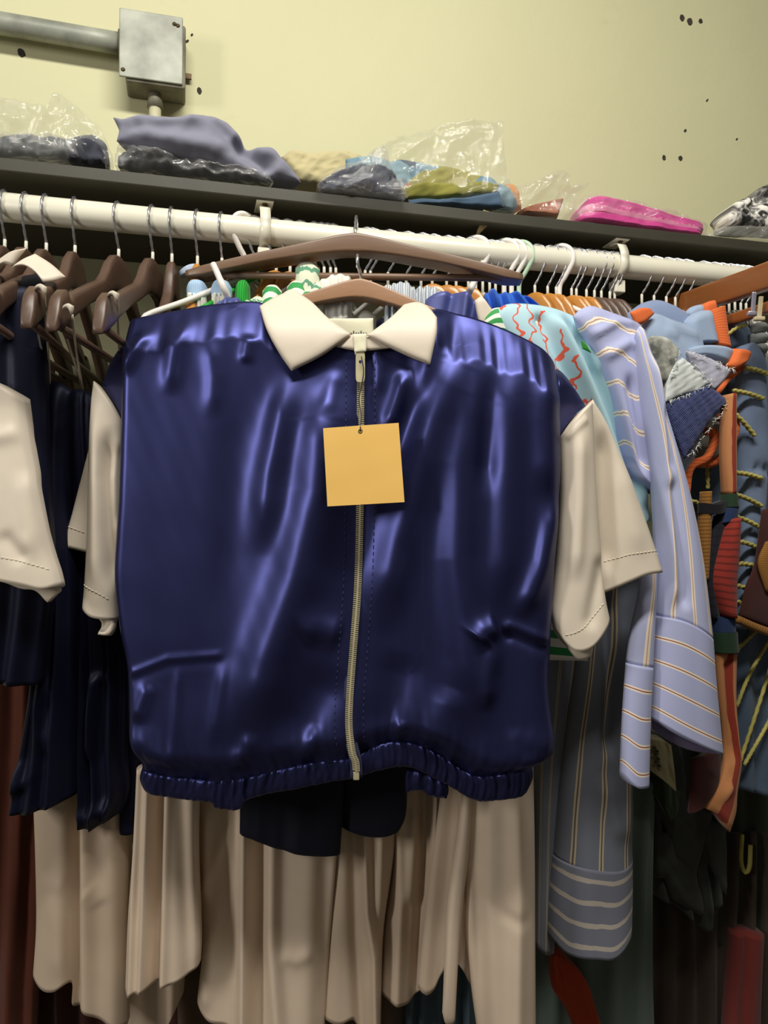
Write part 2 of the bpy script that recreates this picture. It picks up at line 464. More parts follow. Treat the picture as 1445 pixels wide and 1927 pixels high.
# rod and its brackets
rod = tube('clothes_rod', M_ROD, None, [(-1.6, ROD_Y, ROD_Z), (0.5, ROD_Y, ROD_Z), (2.9, ROD_Y, ROD_Z)], ROD_R, 40, res=3)
tag(rod, 'long white painted tubular clothes rod under the dark shelf', 'rod')
def rodX(px):
    d = ray(px, 1000.0 - 0.457 * 1450 / (1450 * .04 / (54 - .00846 * px))); return ROD_Y * d[0] / d[1]
def bracket(px, label):
    X = rodX(px)
    b = thing('rod_bracket', label, 'bracket', (X, ROD_Y, ROD_Z - 0.03), group='brackets holding the clothes rod')
    w2 = 0.0078
    pts = [(0.0, ROD_R + 0.0012)]
    prof = [(-0.0, SHELF_Z - ROD_Z - 0.0005)]
    # strap: under-shelf tab, round the front of the rod, under it and back up
    path = [(0.016, SHELF_Z - ROD_Z - 0.0035), (0.004, SHELF_Z - ROD_Z - 0.004), (-0.010, SHELF_Z - ROD_Z - 0.009), (-0.020, 0.018)]
    for t in np.linspace(160, 270, 9): path.append(((ROD_R + 0.0022) * math.cos(math.radians(t)), (ROD_R + 0.0022) * math.sin(math.radians(t))))
    path += [(0.012, -0.030), (0.014, -0.045)]
    P = curve(path, 40)
    V = []; n = len(P)
    nrm = np.gradient(P, axis=0); nrm /= np.linalg.norm(nrm, axis=1)[:, None]; nr = np.stack([-nrm[:, 1], nrm[:, 0]], 1)
    for sgn in (1, -1):
        q = P + nr * 0.0011 * sgn
        for x in (-w2, w2): V += [(X + x, ROD_Y + a, ROD_Z + c) for a, c in q]
    Fc = []
    def strip(a, b): return [[a * n + i, a * n + i + 1, b * n + i + 1, b * n + i] for i in range(n - 1)]
    Fc += strip(0, 1) + strip(3, 2) + strip(2, 0) + strip(1, 3)
    Fc += [[0, n, 3 * n, 2 * n], [n - 1, 3 * n - 1, 4 * n - 1, 2 * n - 1]]
    mesh('strap', V, Fc, M_ROD, b)
    V2, F2 = box_geo((X, ROD_Y + 0.004, ROD_Z - 0.036), 0.020, 0.022, 0.022, bev=0.002)
    mesh('clamp', V2, F2, M_ROD, b, False)
    box('fixing_tab', M_ROD, b, (X, ROD_Y + 0.006, SHELF_Z - 0.0014), 0.026, 0.046, 0.0024, bev=0.001)
    t = np.linspace(0, 2 * math.pi, 13)[:-1]
    V = [(X + 0.0045 * math.cos(a), ROD_Y - 0.008 + 0.0045 * math.sin(a), SHELF_Z - 0.0026) for a in t] + [(X + 0.003 * math.cos(a), ROD_Y - 0.008 + 0.003 * math.sin(a), SHELF_Z - 0.005) for a in t]
    mesh('screw', V, [[i, (i + 1) % 12, 12 + (i + 1) % 12, 12 + i] for i in range(12)] + [list(range(12, 24))], M_SCREW, b)
bracket(497, 'white metal rod bracket beside the white plastic hanger hook')
bracket(1163, 'white metal rod bracket beyond the mint hanger, near the orange rimmed shirt')
# ================================================================== hangers on the rod
def wood(name, c1, c2, rough=0.32, coat=0.3):
    k = Nodes(name); o = k.obj()
    mp = k.n('ShaderNodeMapping'); mp.inputs['Scale'].default_value = (6, 60, 60); k.l(o, mp.inputs[0])
    k.base(k.mix(k.noise(mp.outputs[0], 4, 5, 0.6, 0.6), c1, c2)); k.setp(Roughness=rough, Coat_Weight=coat, Coat_Roughness=0.25)
    return k.m
M_DARKWOOD = wood('dark_stained_wood', S(78, 58, 46), S(98, 75, 60), 0.42, 0.1)
M_ORWOOD = wood('orange_varnished_wood', S(176, 112, 40), S(206, 142, 62))
M_BRWOOD = wood('mid_brown_wood', S(104, 78, 58), S(126, 98, 76), 0.4, 0.15)
M_BRWOOD2 = wood('tan_brown_wood', S(150, 112, 82), S(170, 130, 98), 0.4, 0.15)
M_WPLAST = plain('white_plastic', S(236, 230, 222), 0.35, var=0.04)
M_MINT = plain('mint_plastic', S(186, 212, 184), 0.35, var=0.04)
M_GREENP = plain('bright_green_plastic', S(22, 160, 40), 0.4, var=0.1)
M_CLEARP = plain('milky_plastic', S(206, 204, 196), 0.3, var=0.05)

def hook_geo(r=0.0019, lobes=2, tw=260, dep=0.22, n=8, bot=-0.050):
    g = ROD_R + r * 1.15
    P = [(0, 0, bot), (0.001, 0, -0.044), (0.010, 0, -0.030)]
    P += [(g * math.cos(math.radians(t)), 0, g * math.sin(math.radians(t))) for t in (-35, -12, 12, 36, 60, 84, 108, 132, 156, 180, 204)]
    return tube_geo(curve(P, 70), r, n, lobes, tw, dep)
M_FERR = plain('ivory_sleeve', S(222, 216, 200), .4, var=.05)
ME_HOOK = rawmesh('hook', *hook_geo(), M_STEEL)
ME_FERR = rawmesh('ferrule', *tube_geo([(0, 0, -0.066), (0, 0, -0.0655), (0, 0, -0.046), (0, 0, -0.045)], [0.0016, 0.0024, 0.0024, 0.0017], 10), M_FERR)
ME_HOOKW = rawmesh('hook', *hook_geo(0.0042, 0, 0, 0, 10, -0.072), M_WPLAST)
ME_HOOKM = rawmesh('hook', *hook_geo(0.0040, 0, 0, 0, 10, -0.072), M_MINT)

def goose(L=0.22, thick=0.0145):
    xs = np.linspace(-1, 1, 91); a = np.abs(xs)
    zt = np.interp(a, [0, .05, .12, .20, .27, .34, .5, .72, .795, .80, .83, .84, .88, .95, 1.0], [-.058, -.0585, -.063, -.078, -.100, -.115, -.132, -.157, -.166, -.172, -.172, -.164, -.165, -.178, -.214])
    zb = np.interp(a, [0, .12, .3, .5, .75, .84, .93, 1.0], [-.110, -.114, -.136, -.158, -.192, -.207, -.219, -.224])
    wd = np.interp(a, [0, .2, .8, .97, 1.0], [thick * .9, thick, thick * 1.05, thick * 1.1, thick * .8])
    return sweep_geo(xs * L, zt, zb, wd)
ME_GOOSE = rawmesh('wooden_body', *goose(), M_DARKWOOD)
ME_GBAR = rawmesh('trouser_bar', *tube_geo([(-0.19, 0, -0.211), (0.0, 0, -0.214), (0.19, 0, -0.211)], 0.0052, 10), M_DARKWOOD)
ME_ORB = rawmesh('wooden_body', *goose(0.185, 0.013), M_ORWOOD)
ME_ORBAR = rawmesh('trouser_bar', *tube_geo([(-0.16, 0, -0.211), (0.0, 0, -0.214), (0.16, 0, -0.211)], 0.0045, 8), M_ORWOOD)
ME_ORBS = rawmesh('wooden_body', *goose(0.135, 0.012), M_ORWOOD)
ME_ORMINI = rawmesh('wooden_body', *goose(0.095, 0.013), M_ORWOOD)
def plastic_geo(L):
    arm = lambda s: tube_geo(curve([(0, 0, -0.068), (s * 0.02, 0, -0.082), (s * L * .6, 0, -0.130), (s * L * .95, 0, -0.162), (s * L, 0, -0.176), (s * L * .93, 0, -0.184)], 24), 0.0042, 8)
    bar = tube_geo([(-L * .93, 0, -0.184), (0, 0, -0.186), (L * .93, 0, -0.184)], 0.0040, 8)
    return join(arm(1), arm(-1), bar)
ME_PLW = rawmesh('plastic_body', *plastic_geo(0.17), M_WPLAST)
ME_PLM = rawmesh('plastic_body', *plastic_geo(0.17), M_MINT)
ME_DKX = rawmesh('wooden_body', *goose(0.105, 0.0145), M_DARKWOOD)
ME_DKM = rawmesh('wooden_body', *goose(0.15, 0.0145), M_DARKWOOD)
ME_PLCS = rawmesh('plastic_body', *plastic_geo(0.07), M_CLEARP)
ME_PLC = rawmesh('plastic_body', *plastic_geo(0.14), M_CLEARP)
ME_PLG = rawmesh('plastic_body', *plastic_geo(0.14), M_GREENP)

def yaw_to(px, end_px, L):
    X = rodX(px); best = (1e9, 0); d = ray(end_px, 600.0); k = d[0] / d[1]
    for q in np.arange(-78, 78.1, 0.5):
        a = math.radians(q); e = abs((X + L * math.sin(a)) / (ROD_Y - L * math.cos(a)) - k)
        if e < best[0]: best = (e, q)
    return best[1]
HANG = {}
def hanger(px, kind, yaw, label, group):
    X = rodX(px); a = math.radians(yaw)
    h = thing('clothes_hanger', label, 'hanger', (X, ROD_Y, ROD_Z), a - math.pi / 2, group)
    if kind in ('white', 'mint', 'clear'):
        if kind == 'clear':
            link('hook', ME_HOOK, h); link('ferrule', ME_FERR, h); link('plastic_body', ME_PLC, h)
        else:
            link('hook', ME_HOOKW if kind == 'white' else ME_HOOKM, h); link('plastic_body', ME_PLW if kind == 'white' else ME_PLM, h)
    else:
        link('hook', ME_HOOK, h); link('ferrule', ME_FERR, h)
        if kind == 'dark': link('wooden_body', ME_GOOSE, h); link('trouser_bar', ME_GBAR, h)
        if kind == 'darktiny': link('wooden_body', ME_DKX, h)
        if kind == 'darkmini': link('wooden_body', ME_DKM, h)
        if kind == 'clearmini': link('plastic_body', ME_PLCS, h)
        if kind == 'orange': link('wooden_body', ME_ORB, h); link('trouser_bar', ME_ORBAR, h)
        if kind == 'orangeshort': link('wooden_body', ME_ORBS, h)
        if kind == 'orangemini': link('wooden_body', ME_ORMINI, h)
        if kind == 'green': link('plastic_body', ME_PLG, h)
    HANG[px] = (h, X, a)
    return h
ORD = ['first', 'second', 'third', 'fourth', 'fifth', 'sixth', 'seventh', 'eighth', 'ninth', 'tenth', 'eleventh', 'twelfth', 'thirteenth', 'fourteenth', 'fifteenth', 'sixteenth', 'seventeenth', 'eighteenth', 'nineteenth', 'twentieth']
G1 = 'dark wooden hangers at the junction box end of the rod'
for i, (px, e) in enumerate(((10, -120), (50, -78), (88, -34), (142, 52), (224, 100), (288, 187), (324, 294))):
    ex = ['carrying the navy jacket with cream collar', 'tucked behind the cream jacket collar', 'just beyond the cream jacket collar', 'with a strap loop on its notch', 'hanging lowest, with a long thin strap loop', 'with a pale strap near the jacket shoulder', 'turned edge-on beside the orange hangers'][i]
    hanger(px, 'dark' if px != 324 else 'darktiny', yaw_to(px, e, 0.215 if px != 324 else .105), f'{ORD[i]} dark wooden hanger along the rod, {ex}', G1)
G2 = 'hangers crowded behind the navy jacket'
hanger(372, 'orangemini', -12, 'orange wooden hanger under a frilled pale blue top, nearest the dark hangers', G2)
hanger(418, 'orangemini', -14, 'orange wooden hanger under a pale blue top, crossed by a white plastic arm', G2)
hanger(462, 'white', -58, 'white plastic hanger with a thick hook next to the first rod bracket', 'plastic hangers on the rod')
hanger(484, 'green', -58, 'bright green plastic hanger close beside the first rod bracket', G2)
mid = [520, 546, 570, 596, 610, 622, 632]
for i, px in enumerate(mid):
    hanger(px, ['orangeshort', 'orangeshort', 'clear', 'orangeshort', 'clear', 'clear', 'clear'][i], -60 + i * 1.0, f'{ORD[i]} thin twisted-wire hanger past the first rod bracket, behind the brown hanger hump', G2)
mid2 = [687, 697, 730, 764, 792, 813, 840, 858, 881]
for i, px in enumerate(mid2):
    hanger(px, ['clear', 'clear', 'clear', 'clear', 'clear', 'orangeshort', 'orangeshort', 'orangeshort', 'orangeshort'][i], 62 - (i > 5) * 4, f'{ORD[i]} twisted-wire hanger on the rod after the peak of the big brown hanger', G2)
G3 = 'plastic hangers on the rod'
hanger(893, 'white', 52, 'white plastic hanger whose thick hook sits by the torn tape', G3)
for i, px in enumerate((908, 921, 932)):
    hanger(px, 'clear', 54, f'{ORD[i]} thin wire hanger in the gap between the white plastic hooks', G2)
hanger(948, 'white', 50, 'white plastic hanger, first of the close pair before the mint one', G3)
hanger(962, 'white', 50, 'white plastic hanger, second of the pair touching the mint one', G3)
hanger(976, 'mint', 48, 'mint green plastic hanger on the rod beside two white ones', G3)
G4 = 'orange wooden hangers past the mint hanger'
for i, px in enumerate((1006, 1030, 1046)):
    hanger(px, 'orangeshort', 40, f'{ORD[i]} orange varnished wooden hanger after the mint plastic hook', G4)
hanger(1052, 'white', 42, 'white plastic hanger with tall hook among the orange wooden hangers', G3)
for i, px in enumerate((1075, 1084, 1103)):
    hanger(px, 'orangeshort', 38, f'{ORD[i]} orange varnished wooden hanger after the tall white hook', G4)
G5 = 'dark wooden hangers by the second rod bracket'
for i, px in enumerate((1118, 1131, 1147, 1156)):
    hanger(px, 'darkmini', 36, f'{ORD[i]} dark wooden hanger bunched against the second rod bracket', G5)
G6 = 'wire hook hangers at the far end of the rod'
for i, px in enumerate((1207, 1230, 1253, 1270, 1288, 1320, 1341, 1355, 1371, 1382, 1393, 1403)):
    hanger(px, 'clearmini', 50, f'{ORD[i]} slim wire hanger along the rod beyond the second bracket', G6)

# ---- the broad brown hanger turned square to the rod, and the one inside the jacket
def contoured(L, rise, thick, n=71, hump=0.016):
    xs = np.linspace(-1, 1, n); a = np.abs(xs)
    zt = -rise * (a ** 1.25) + 0.006 * np.exp(-(a / .22) ** 2)
    hgt = np.interp(a, [0, .25, .5, .9, 1.0], [.028, .020, .0155, .014, .009])
    zb = zt - hgt
    wd = np.interp(a, [0, .3, .9, 1.0], [thick * .8, thick, thick, thick * .75])
    return sweep_geo(xs * L, zt, zb, wd, 24, sq=0.18)
def broad_hanger(name, label, px, py, dep, L, rise, thick, mat, tilt, barz, hookpts, back):
    c = atd(px, py, dep)
    h = thing(name, label, 'hanger', c, -YAW)
    h.rotation_euler = (0, math.radians(tilt), -YAW)
    link('wooden_body', rawmesh('wooden_body', *contoured(L, rise, thick), mat), h)
    if barz: link('trouser_bar', rawmesh('trouser_bar', *tube_geo([(-L * .97, 0, barz), (0, 0, barz), (L * .97, 0, barz)], 0.0052, 12), mat), h)
    link('hook', rawmesh('hook', *tube_geo(curve(hookpts, 60), 0.0024, 10, 2, 200, 0.15), M_STEEL), h)
    return h
_dr = 1.196
FH = broad_hanger('clothes_hanger', 'broad brown wooden hanger turned square to the rod, holding another hanger on its bar', 668, 452, 1.135, 0.245, 0.052, 0.040, M_BRWOOD, 0.6, -0.054,
    [(0, 0, -0.01), (0, 0.0, 0.008), (0, 0.004, 0.020), (0, 0.028, 0.046), (0, 0.0475, 0.048), (0, 0.065, 0.041), (0, 0.079, 0.018)], True)
JH = broad_hanger('clothes_hanger', 'brown wooden hanger inside the cream collar of the navy zip jacket', 678, 536, 1.115, 0.21, 0.075, 0.034, M_BRWOOD2, 3.0, None,
    [(0, 0, -0.01), (0.0, 0, 0.012), (-0.004, -0.010, 0.024), (-0.006, -0.011, 0.034), (-0.006, -0.002, 0.042), (-0.006, 0.008, 0.038), (-0.006, 0.012, 0.028)], True)
# ================================================================== the navy satin zip jacket
M_NAVY = satin('navy_satin', S(60, 63, 110), 0.38, 0.82, 0.2)
M_NAVYIN = satin('navy_satin_inside', S(50, 52, 108), 0.45, 0.5)
M_CREAM = satin('cream_satin', S(228, 214, 194), 0.48, 0.0, 0.45)
M_CREAMST = plain('cream_thread', S(236, 226, 200), 0.7)
M_BRASS = plain('pale_brass', S(240, 228, 186), 0.35, 0.55, var=0.1)
M_TAPE = weave('navy_zipper_tape', S(52, 58, 92), 0.7)
M_LABEL = weave('ivory_woven_label', S(244, 238, 206), 0.7)
M_INK = plain('grey_ink', S(110, 104, 92), 0.8)

HJ = Plane(1.0, x=650, lean=1.0, y=1040)
def stitch(name, mat, parent, fr, pts, n=14.0, up=None, seg=5.0, gap=2.5, r=0.0006, on=None):
    """row of thread stitches lying on the cloth, one joined part"""
    P = curve(pts, 200); L = np.concatenate([[0], np.cumsum(np.linalg.norm(np.diff(P, axis=0), axis=1))])
    geos = []; t = 0
    while t + seg < L[-1]:
        q = np.array([[np.interp(t + k * seg / 2, L, P[:, j]) for j in (0, 1)] for k in range(3)])
        W = fr.to(q[:, 0], q[:, 1])
        W = snap(on or parent, W, fr.N, r * .7) if up is None else W + fr.N * up
        geos.append(tube_geo(W, r, 5)); t += seg + gap
    V, Fc = join(*geos)
    o = mesh(name, V, Fc, mat, parent); o['kind'] = 'stuff'; return o

hero = thing('zip_jacket', 'navy satin short-sleeved zip jacket with cream collar and sleeves, hung in front', 'jacket', HJ.to(np.array(660.), np.array(1470.)))
ZIPL = [(676, 667), (676, 750), (675, 950), (671, 1100), (663, 1210), (657, 1290), (655, 1350), (660, 1400), (664, 1424)]
ZIPR = [(684, 667), (684, 750), (683, 950), (679, 1100), (671, 1210), (665, 1290), (663, 1350), (669, 1400), (676, 1420)]
BTL = [(270, 1445), (330, 1458), (400, 1465), (455, 1462), (520, 1448), (580, 1434), (630, 1428), (664, 1424)]
BTR = [(676, 1420), (700, 1404), (740, 1394), (786, 1399), (839, 1426), (873, 1449), (916, 1457), (1000, 1440)]
def roll(u0, u1, flip=False, dep=0.040, h=0.085):
    def g(U, V, X, Y):
        q = U if not flip else 1 - U
        k = 1 - sstep(u0, u1, q)
        t = np.clip(1 - V / (h * (1 + 0.30 * wnoise(U * 14, U * 3, 3))), 0, 1)
        return -dep * k * t ** 2
    return g
def rollL(U, V, X, Y):
    # shoulder slopes back over the hanger; a little extra belly above the hem gathers
    t = np.clip(1 - (V / (0.085 * (1 + 0.16 * wnoise(U * 16, U * 2, 3)))), 0, 1)
    k = 1 - sstep(0.55, 0.8, U)
    return -0.024 * k * t ** 1.15 + 0.004 * sstep(.75, .93, V) * (1 - sstep(.95, 1.0, V)) - 0.016 * sstep(.93, 1.0, V) * edgeprof(U, V, 'l', .05) \
        + 0.0030 * wnoise(U * 34, V * 1.5, 8, 5) * sstep(.86, .98, V)
def rollR(U, V, X, Y):
    t = np.clip(1 - (V / (0.10 * (1 + 0.35 * wnoise(U * 15, U * 2, 5)))), 0, 1)
    k = sstep(0.30, 0.5, U)
    return -0.024 * k * t ** 1.15 + 0.004 * sstep(.75, .93, V) * (1 - sstep(.95, 1.0, V)) - 0.016 * sstep(.93, 1.0, V) * edgeprof(U, V, 'r', .12) \
        + 0.0030 * wnoise(U * 34, V * 1.5, 9, 5) * sstep(.86, .98, V)
fl = [
    ([(612, 700), (614, 800), (604, 930), (568, 1080), (515, 1230), (465, 1400)], 0.025, 48, 0.2, 0.0),
    ([(562, 690), (540, 780), (516, 900), (500, 1050)], 0.013, 26, 0.3),
    ([(480, 700), (455, 850), (440, 1050), (425, 1190)], -0.004, 34, 0.3),
    ([(650, 1190), (600, 1175), (570, 1190)], 0.009, 26, 0.25),
    ([(640, 1240), (590, 1320), (540, 1400)], -0.010, 40, 0.35),
    ([(255, 1262), (330, 1232), (436, 1224)], 0.0022, 6, 0.1),
    ([(255, 1275), (330, 1246), (436, 1236)], -0.0006, 9, 0.1),
    ([(437, 1224), (425, 1300), (412, 1400)], 0.003, 12, 0.3),
    ([(300, 1270), (285, 1310), (272, 1350)], 0.005, 14, 0.3),
    ([(350, 1240), (345, 1340), (336, 1440)], 0.002, 8, 0.2),
    ([(240, 1380), (290, 1385), (350, 1440)], 0.004, 22, 0.3),
    ([(440, 1440), (470, 1400), (490, 1360)], 0.006, 16, 0.3),
    ([(560, 1430), (590, 1390), (600, 1350)], 0.005, 14, 0.3),
    ([(372, 600), (345, 660), (330, 760)], 0.006, 16, 0.3),
    ([(245, 720), (275, 660), (300, 625)], 0.006, 12, 0.3),
    ([(405, 640), (415, 720), (410, 800)], 0.004, 16, 0.3),
    ([(480, 640), (470, 700)], 0.005, 12, 0.3),
    ([(640, 700), (625, 760), (615, 800)], 0.003, 14, 0.3),
]
p = patch('front_panel', M_NAVY, hero, HJ, [(238, 612), (262, 603), (330, 590), (410, 577), (490, 573), (530, 600), (580, 632), (640, 655), (676, 667)], ZIPL, BTL,
      [(238, 612), (236, 700), (234, 800), (229, 950), (222, 1085), (232, 1180), (246, 1250), (250, 1330), (253, 1385), (268, 1425), (270, 1445)],
      nu=110, nv=190, th=0.034, back=-0.030, edges='l', w=0.05, folds=fl, wr=(0.0006, 0.03, 0.35), dn=rollL, seed=4)
p['label'] = 'navy satin front beside the patch pocket seam'; FP = [p]
fr_ = [
    ([(880, 620), (855, 700), (810, 800), (775, 920), (735, 1080), (712, 1200)], 0.018, 36, 0.22),
    ([(830, 600), (800, 700), (765, 800)], 0.010, 20, 0.3),
    ([(800, 690), (770, 800), (735, 900), (712, 960)], -0.010, 22, 0.3),
    ([(765, 700), (745, 770), (725, 830)], 0.009, 14, 0.3),
    ([(930, 660), (890, 760), (862, 880), (858, 1050), (880, 1250), (895, 1380)], 0.018, 38, 0.2),
    ([(975, 660), (955, 760), (945, 900), (940, 1050), (930, 1170)], 0.014, 32, 0.25),
    ([(915, 700), (908, 800), (905, 950)], -0.007, 18, 0.3),
    ([(1020, 690), (1010, 800), (1020, 950)], 0.012, 28, 0.3),
    ([(1045, 930), (1010, 1060), (962, 1170)], 0.012, 20, 0.25),
    ([(930, 1172), (905, 1180), (890, 1200)], 0.014, 22, 0.2),
    ([(932, 1178), (950, 1172), (990, 1188), (1034, 1204)], 0.005, 10, 0.15),
    ([(925, 1192), (960, 1190), (1030, 1222)], -0.005, 12, 0.2),
    ([(925, 1190), (910, 1260), (905, 1330)], 0.008, 16, 0.3),
    ([(845, 1280), (830, 1340), (820, 1400)], 0.007, 26, 0.3),
    ([(760, 1210), (740, 1300), (700, 1390)], -0.008, 34, 0.3),
    ([(960, 1350), (965, 1400), (985, 1440)], 0.004, 16, 0.3),
    ([(1040, 1390), (1000, 1385), (970, 1370)], 0.003, 22, 0.3),
    ([(740, 1395), (745, 1370), (760, 1340)], 0.004, 10, 0.3),
    ([(700, 640), (715, 700), (712, 760)], 0.004, 10, 0.3),
]
p = patch('front_panel', M_NAVY, hero, HJ, [(684, 667), (720, 662), (760, 640), (800, 605), (824, 592), (880, 600), (950, 625), (1010, 655), (1050, 686)],
      [(1050, 686), (1052, 760), (1052, 820), (1052, 900), (1046, 1000), (1040, 1100), (1034, 1200), (1030, 1280), (1036, 1350), (1041, 1385), (1034, 1418), (1000, 1440)], BTR, ZIPR,
      nu=100, nv=190, th=0.034, back=-0.030, edges='r', w=0.12, folds=fr_, wr=(0.0006, 0.03, 0.35), dn=rollR, seed=6)
p['label'] = 'navy satin front with long folds falling from the shoulder'; FP.append(p)
# gathered hem band (two halves) and back panel
HB = HJ.shift(0.004)
patch('hem_band', M_NAVY, hero, HJ, [(x, y - 6) for x, y in BTL], [(664, 1418), (665, 1424), (667, 1440), (668, 1458)], [(267, 1476), (290, 1488), (350, 1498), (402, 1503), (412, 1514), (452, 1517), (475, 1496), (560, 1478), (630, 1464), (668, 1458)], [(270, 1439), (264, 1460), (267, 1476)],
      nu=150, nv=16, th=0.003, back=0.003, edges='tb', w=0.4, gath=[(0.0018, 21, 1.2, .6), (0.0012, 37, 1, .8)], dn=lambda U, V, X, Y: 0.019 * edgeprof(U, V, 'l', .05) + 0.003 * wnoise(U * 30, V, 3) - .006 * V, seed=11)
patch('hem_band', M_NAVY, hero, HJ, [(x, y - 6) for x, y in BTR], [(1000, 1434), (1003, 1462), (996, 1486)], [(676, 1454), (713, 1443), (760, 1436), (790, 1445), (839, 1470), (886, 1497), (916, 1501), (972, 1495), (996, 1486)], [(676, 1414), (676, 1437), (676, 1454)],
      nu=130, nv=16, th=0.003, back=0.003, edges='tb', w=0.4, gath=[(0.0018, 17, 1.2, .6), (0.0012, 31, 1, .8)], dn=lambda U, V, X, Y: 0.020 * edgeprof(U, V, 'r', .12) + 0.003 * wnoise(U * 30, V, 5) - .006 * V, seed=14)
patch('back_panel', M_NAVYIN, hero, HJ.shift(-0.002), [(240, 614), (330, 594), (490, 578), (560, 600), (680, 606), (800, 603), (900, 612), (1048, 690)], [(1048, 690), (1050, 900), (1040, 1100), (1030, 1300), (1010, 1440)], [(280, 1450), (500, 1455), (760, 1420), (1010, 1440)],
      [(240, 614), (236, 800), (226, 1080), (250, 1300), (280, 1450)], nu=60, nv=70, th=-0.022, back=0.050, edges='lrt', w=0.3, gath=(0.004, 7, .3, 1.2), dn=lambda U, V, X, Y: -0.045 * np.clip(1 - V / .09, 0, 1) ** 1.6, seed=21)
patch('back_hem', M_NAVY, hero, HJ.shift(-0.018), [(764, 1444), (790, 1446), (815, 1458), (842, 1472)], [(842, 1472), (844, 1488), (840, 1503)], [(764, 1491), (792, 1487), (808, 1498), (840, 1503)], [(764, 1444), (762, 1470), (764, 1491)], nu=26, nv=12, th=0.005, back=0.004, gath=(0.003, 4, 1, 1))
# sleeve caps
capL = lambda U, V, X, Y: -0.030 * (1 - U) - 0.03 * np.clip(1 - V / .35, 0, 1) ** 2
patch('sleeve_cap', M_NAVY, hero, HJ, [(198, 658), (212, 634), (226, 619), (239, 612)], [(239, 612), (237, 700), (236, 797)], [(177, 717), (200, 743), (220, 770), (236, 797)], [(198, 658), (186, 690), (177, 717)], nu=26, nv=34, th=0.004, back=0.01, edges='lt', dn=capL)
capR = lambda U, V, X, Y: -0.030 * U - 0.03 * np.clip(1 - V / .35, 0, 1) ** 2
patch('sleeve_cap', M_NAVY, hero, HJ, [(1049, 686), (1062, 684), (1078, 697), (1094, 726)], [(1094, 726), (1104, 742), (1113, 756)], [(1051, 822), (1069, 798), (1090, 775), (1113, 756)], [(1049, 686), (1051, 760), (1051, 822)], nu=26, nv=34, th=0.004, back=0.01, edges='rt', dn=capR)
# sleeves
SLL = HJ.shift(-0.012)
sl = patch('sleeve', M_CREAM, hero, SLL, [(177, 717), (200, 744), (220, 772), (236, 799)], [(236, 799), (230, 900), (224, 1000), (222, 1080), (220, 1130), (222, 1165)], [(156, 1142), (168, 1153), (180, 1160), (196, 1163), (222, 1165)],
      [(177, 717), (172, 760), (168, 850), (165, 1000), (160, 1095), (156, 1142)], nu=34, nv=70, th=0.014, back=0.03, edges='lr', w=.5,
      folds=[([(212, 800), (204, 900), (206, 1000), (216, 1120)], -0.014, 12, .2), ([(185, 760), (186, 900), (185, 1120)], 0.005, 12, .2), ([(232, 830), (228, 1000)], -0.010, 10, .2)])
stitch('hem_stitching', M_CREAMST, sl, SLL, [(160, 1099), (178, 1108), (195, 1117), (216, 1131)])
patch('turned_cuff', M_CREAM, sl, SLL, [(180, 1158), (200, 1160), (221, 1163)], [(221, 1163), (217, 1185), (210, 1196)], [(184, 1194), (196, 1196), (210, 1196)], [(180, 1158), (190, 1172), (184, 1194)], nu=14, nv=14, th=0.006, back=0.006, folds=[([(205, 1160), (190, 1192)], -0.008, 8)])
bk = patch('sleeve_back', M_CREAM, hero, HJ.shift(-0.035), [(170, 838), (190, 836)], [(190, 836), (185, 950), (182, 1042)], [(117, 1028), (140, 1033), (165, 1039), (182, 1042)], [(170, 838), (150, 912), (132, 980), (117, 1028)], nu=20, nv=30, th=0.006, back=0.012, edges='lr')
stitch('hem_stitching', M_CREAMST, bk, HJ.shift(-0.035), [(129, 991), (145, 996), (164, 1003)])
SLR = HJ.shift(-0.006)
sr = patch('sleeve', M_CREAM, hero, SLR, [(1051, 824), (1069, 800), (1090, 777), (1114, 755)], [(1114, 755), (1118, 860), (1124, 960), (1132, 1060), (1138, 1120), (1146, 1160)], [(1041, 1180), (1060, 1207), (1080, 1222), (1108, 1214), (1136, 1180), (1146, 1160)],
      [(1051, 824), (1054, 940), (1048, 1040), (1040, 1110), (1036, 1150), (1041, 1180)], nu=40, nv=70, th=0.020, back=0.03, edges='lr', w=.5,
      folds=[([(1085, 800), (1082, 950), (1075, 1100)], 0.007, 14, .2), ([(1130, 1040), (1110, 1130), (1100, 1190)], -0.006, 14, .2), ([(1058, 830), (1075, 812), (1100, 790)], 0.003, 6, .1)])
stitch('hem_stitching', M_CREAMST, sr, SLR, [(1058, 1192), (1078, 1186), (1098, 1172), (1130, 1134)])
patch('turned_cuff', M_CREAM, sr, SLR, [(1060, 1205), (1085, 1218), (1116, 1208)], [(1116, 1208), (1115, 1225), (1110, 1237)], [(1074, 1228), (1088, 1241), (1110, 1237)], [(1060, 1205), (1066, 1218), (1074, 1228)], nu=14, nv=12, th=0.007, back=0.008)
bk = patch('sleeve_back', M_CREAM, hero, HJ.shift(-0.030), [(1100, 768), (1114, 753)], [(1114, 753), (1140, 795), (1165, 850), (1196, 928), (1232, 1030), (1247, 1077)], [(1100, 1126), (1140, 1112), (1180, 1095), (1215, 1081), (1247, 1077)], [(1100, 768), (1104, 900), (1100, 1126)],
      nu=34, nv=50, th=0.010, back=0.02, edges='lr', folds=[([(1128, 800), (1132, 950), (1138, 1090)], -0.010, 14, .2), ([(1160, 860), (1190, 1000), (1205, 1060)], 0.004, 20, .3)])
stitch('hem_stitching', M_CREAMST, bk, HJ.shift(-0.030), [(1134, 1057), (1160, 1049), (1181, 1043), (1210, 1039), (1234, 1036)])
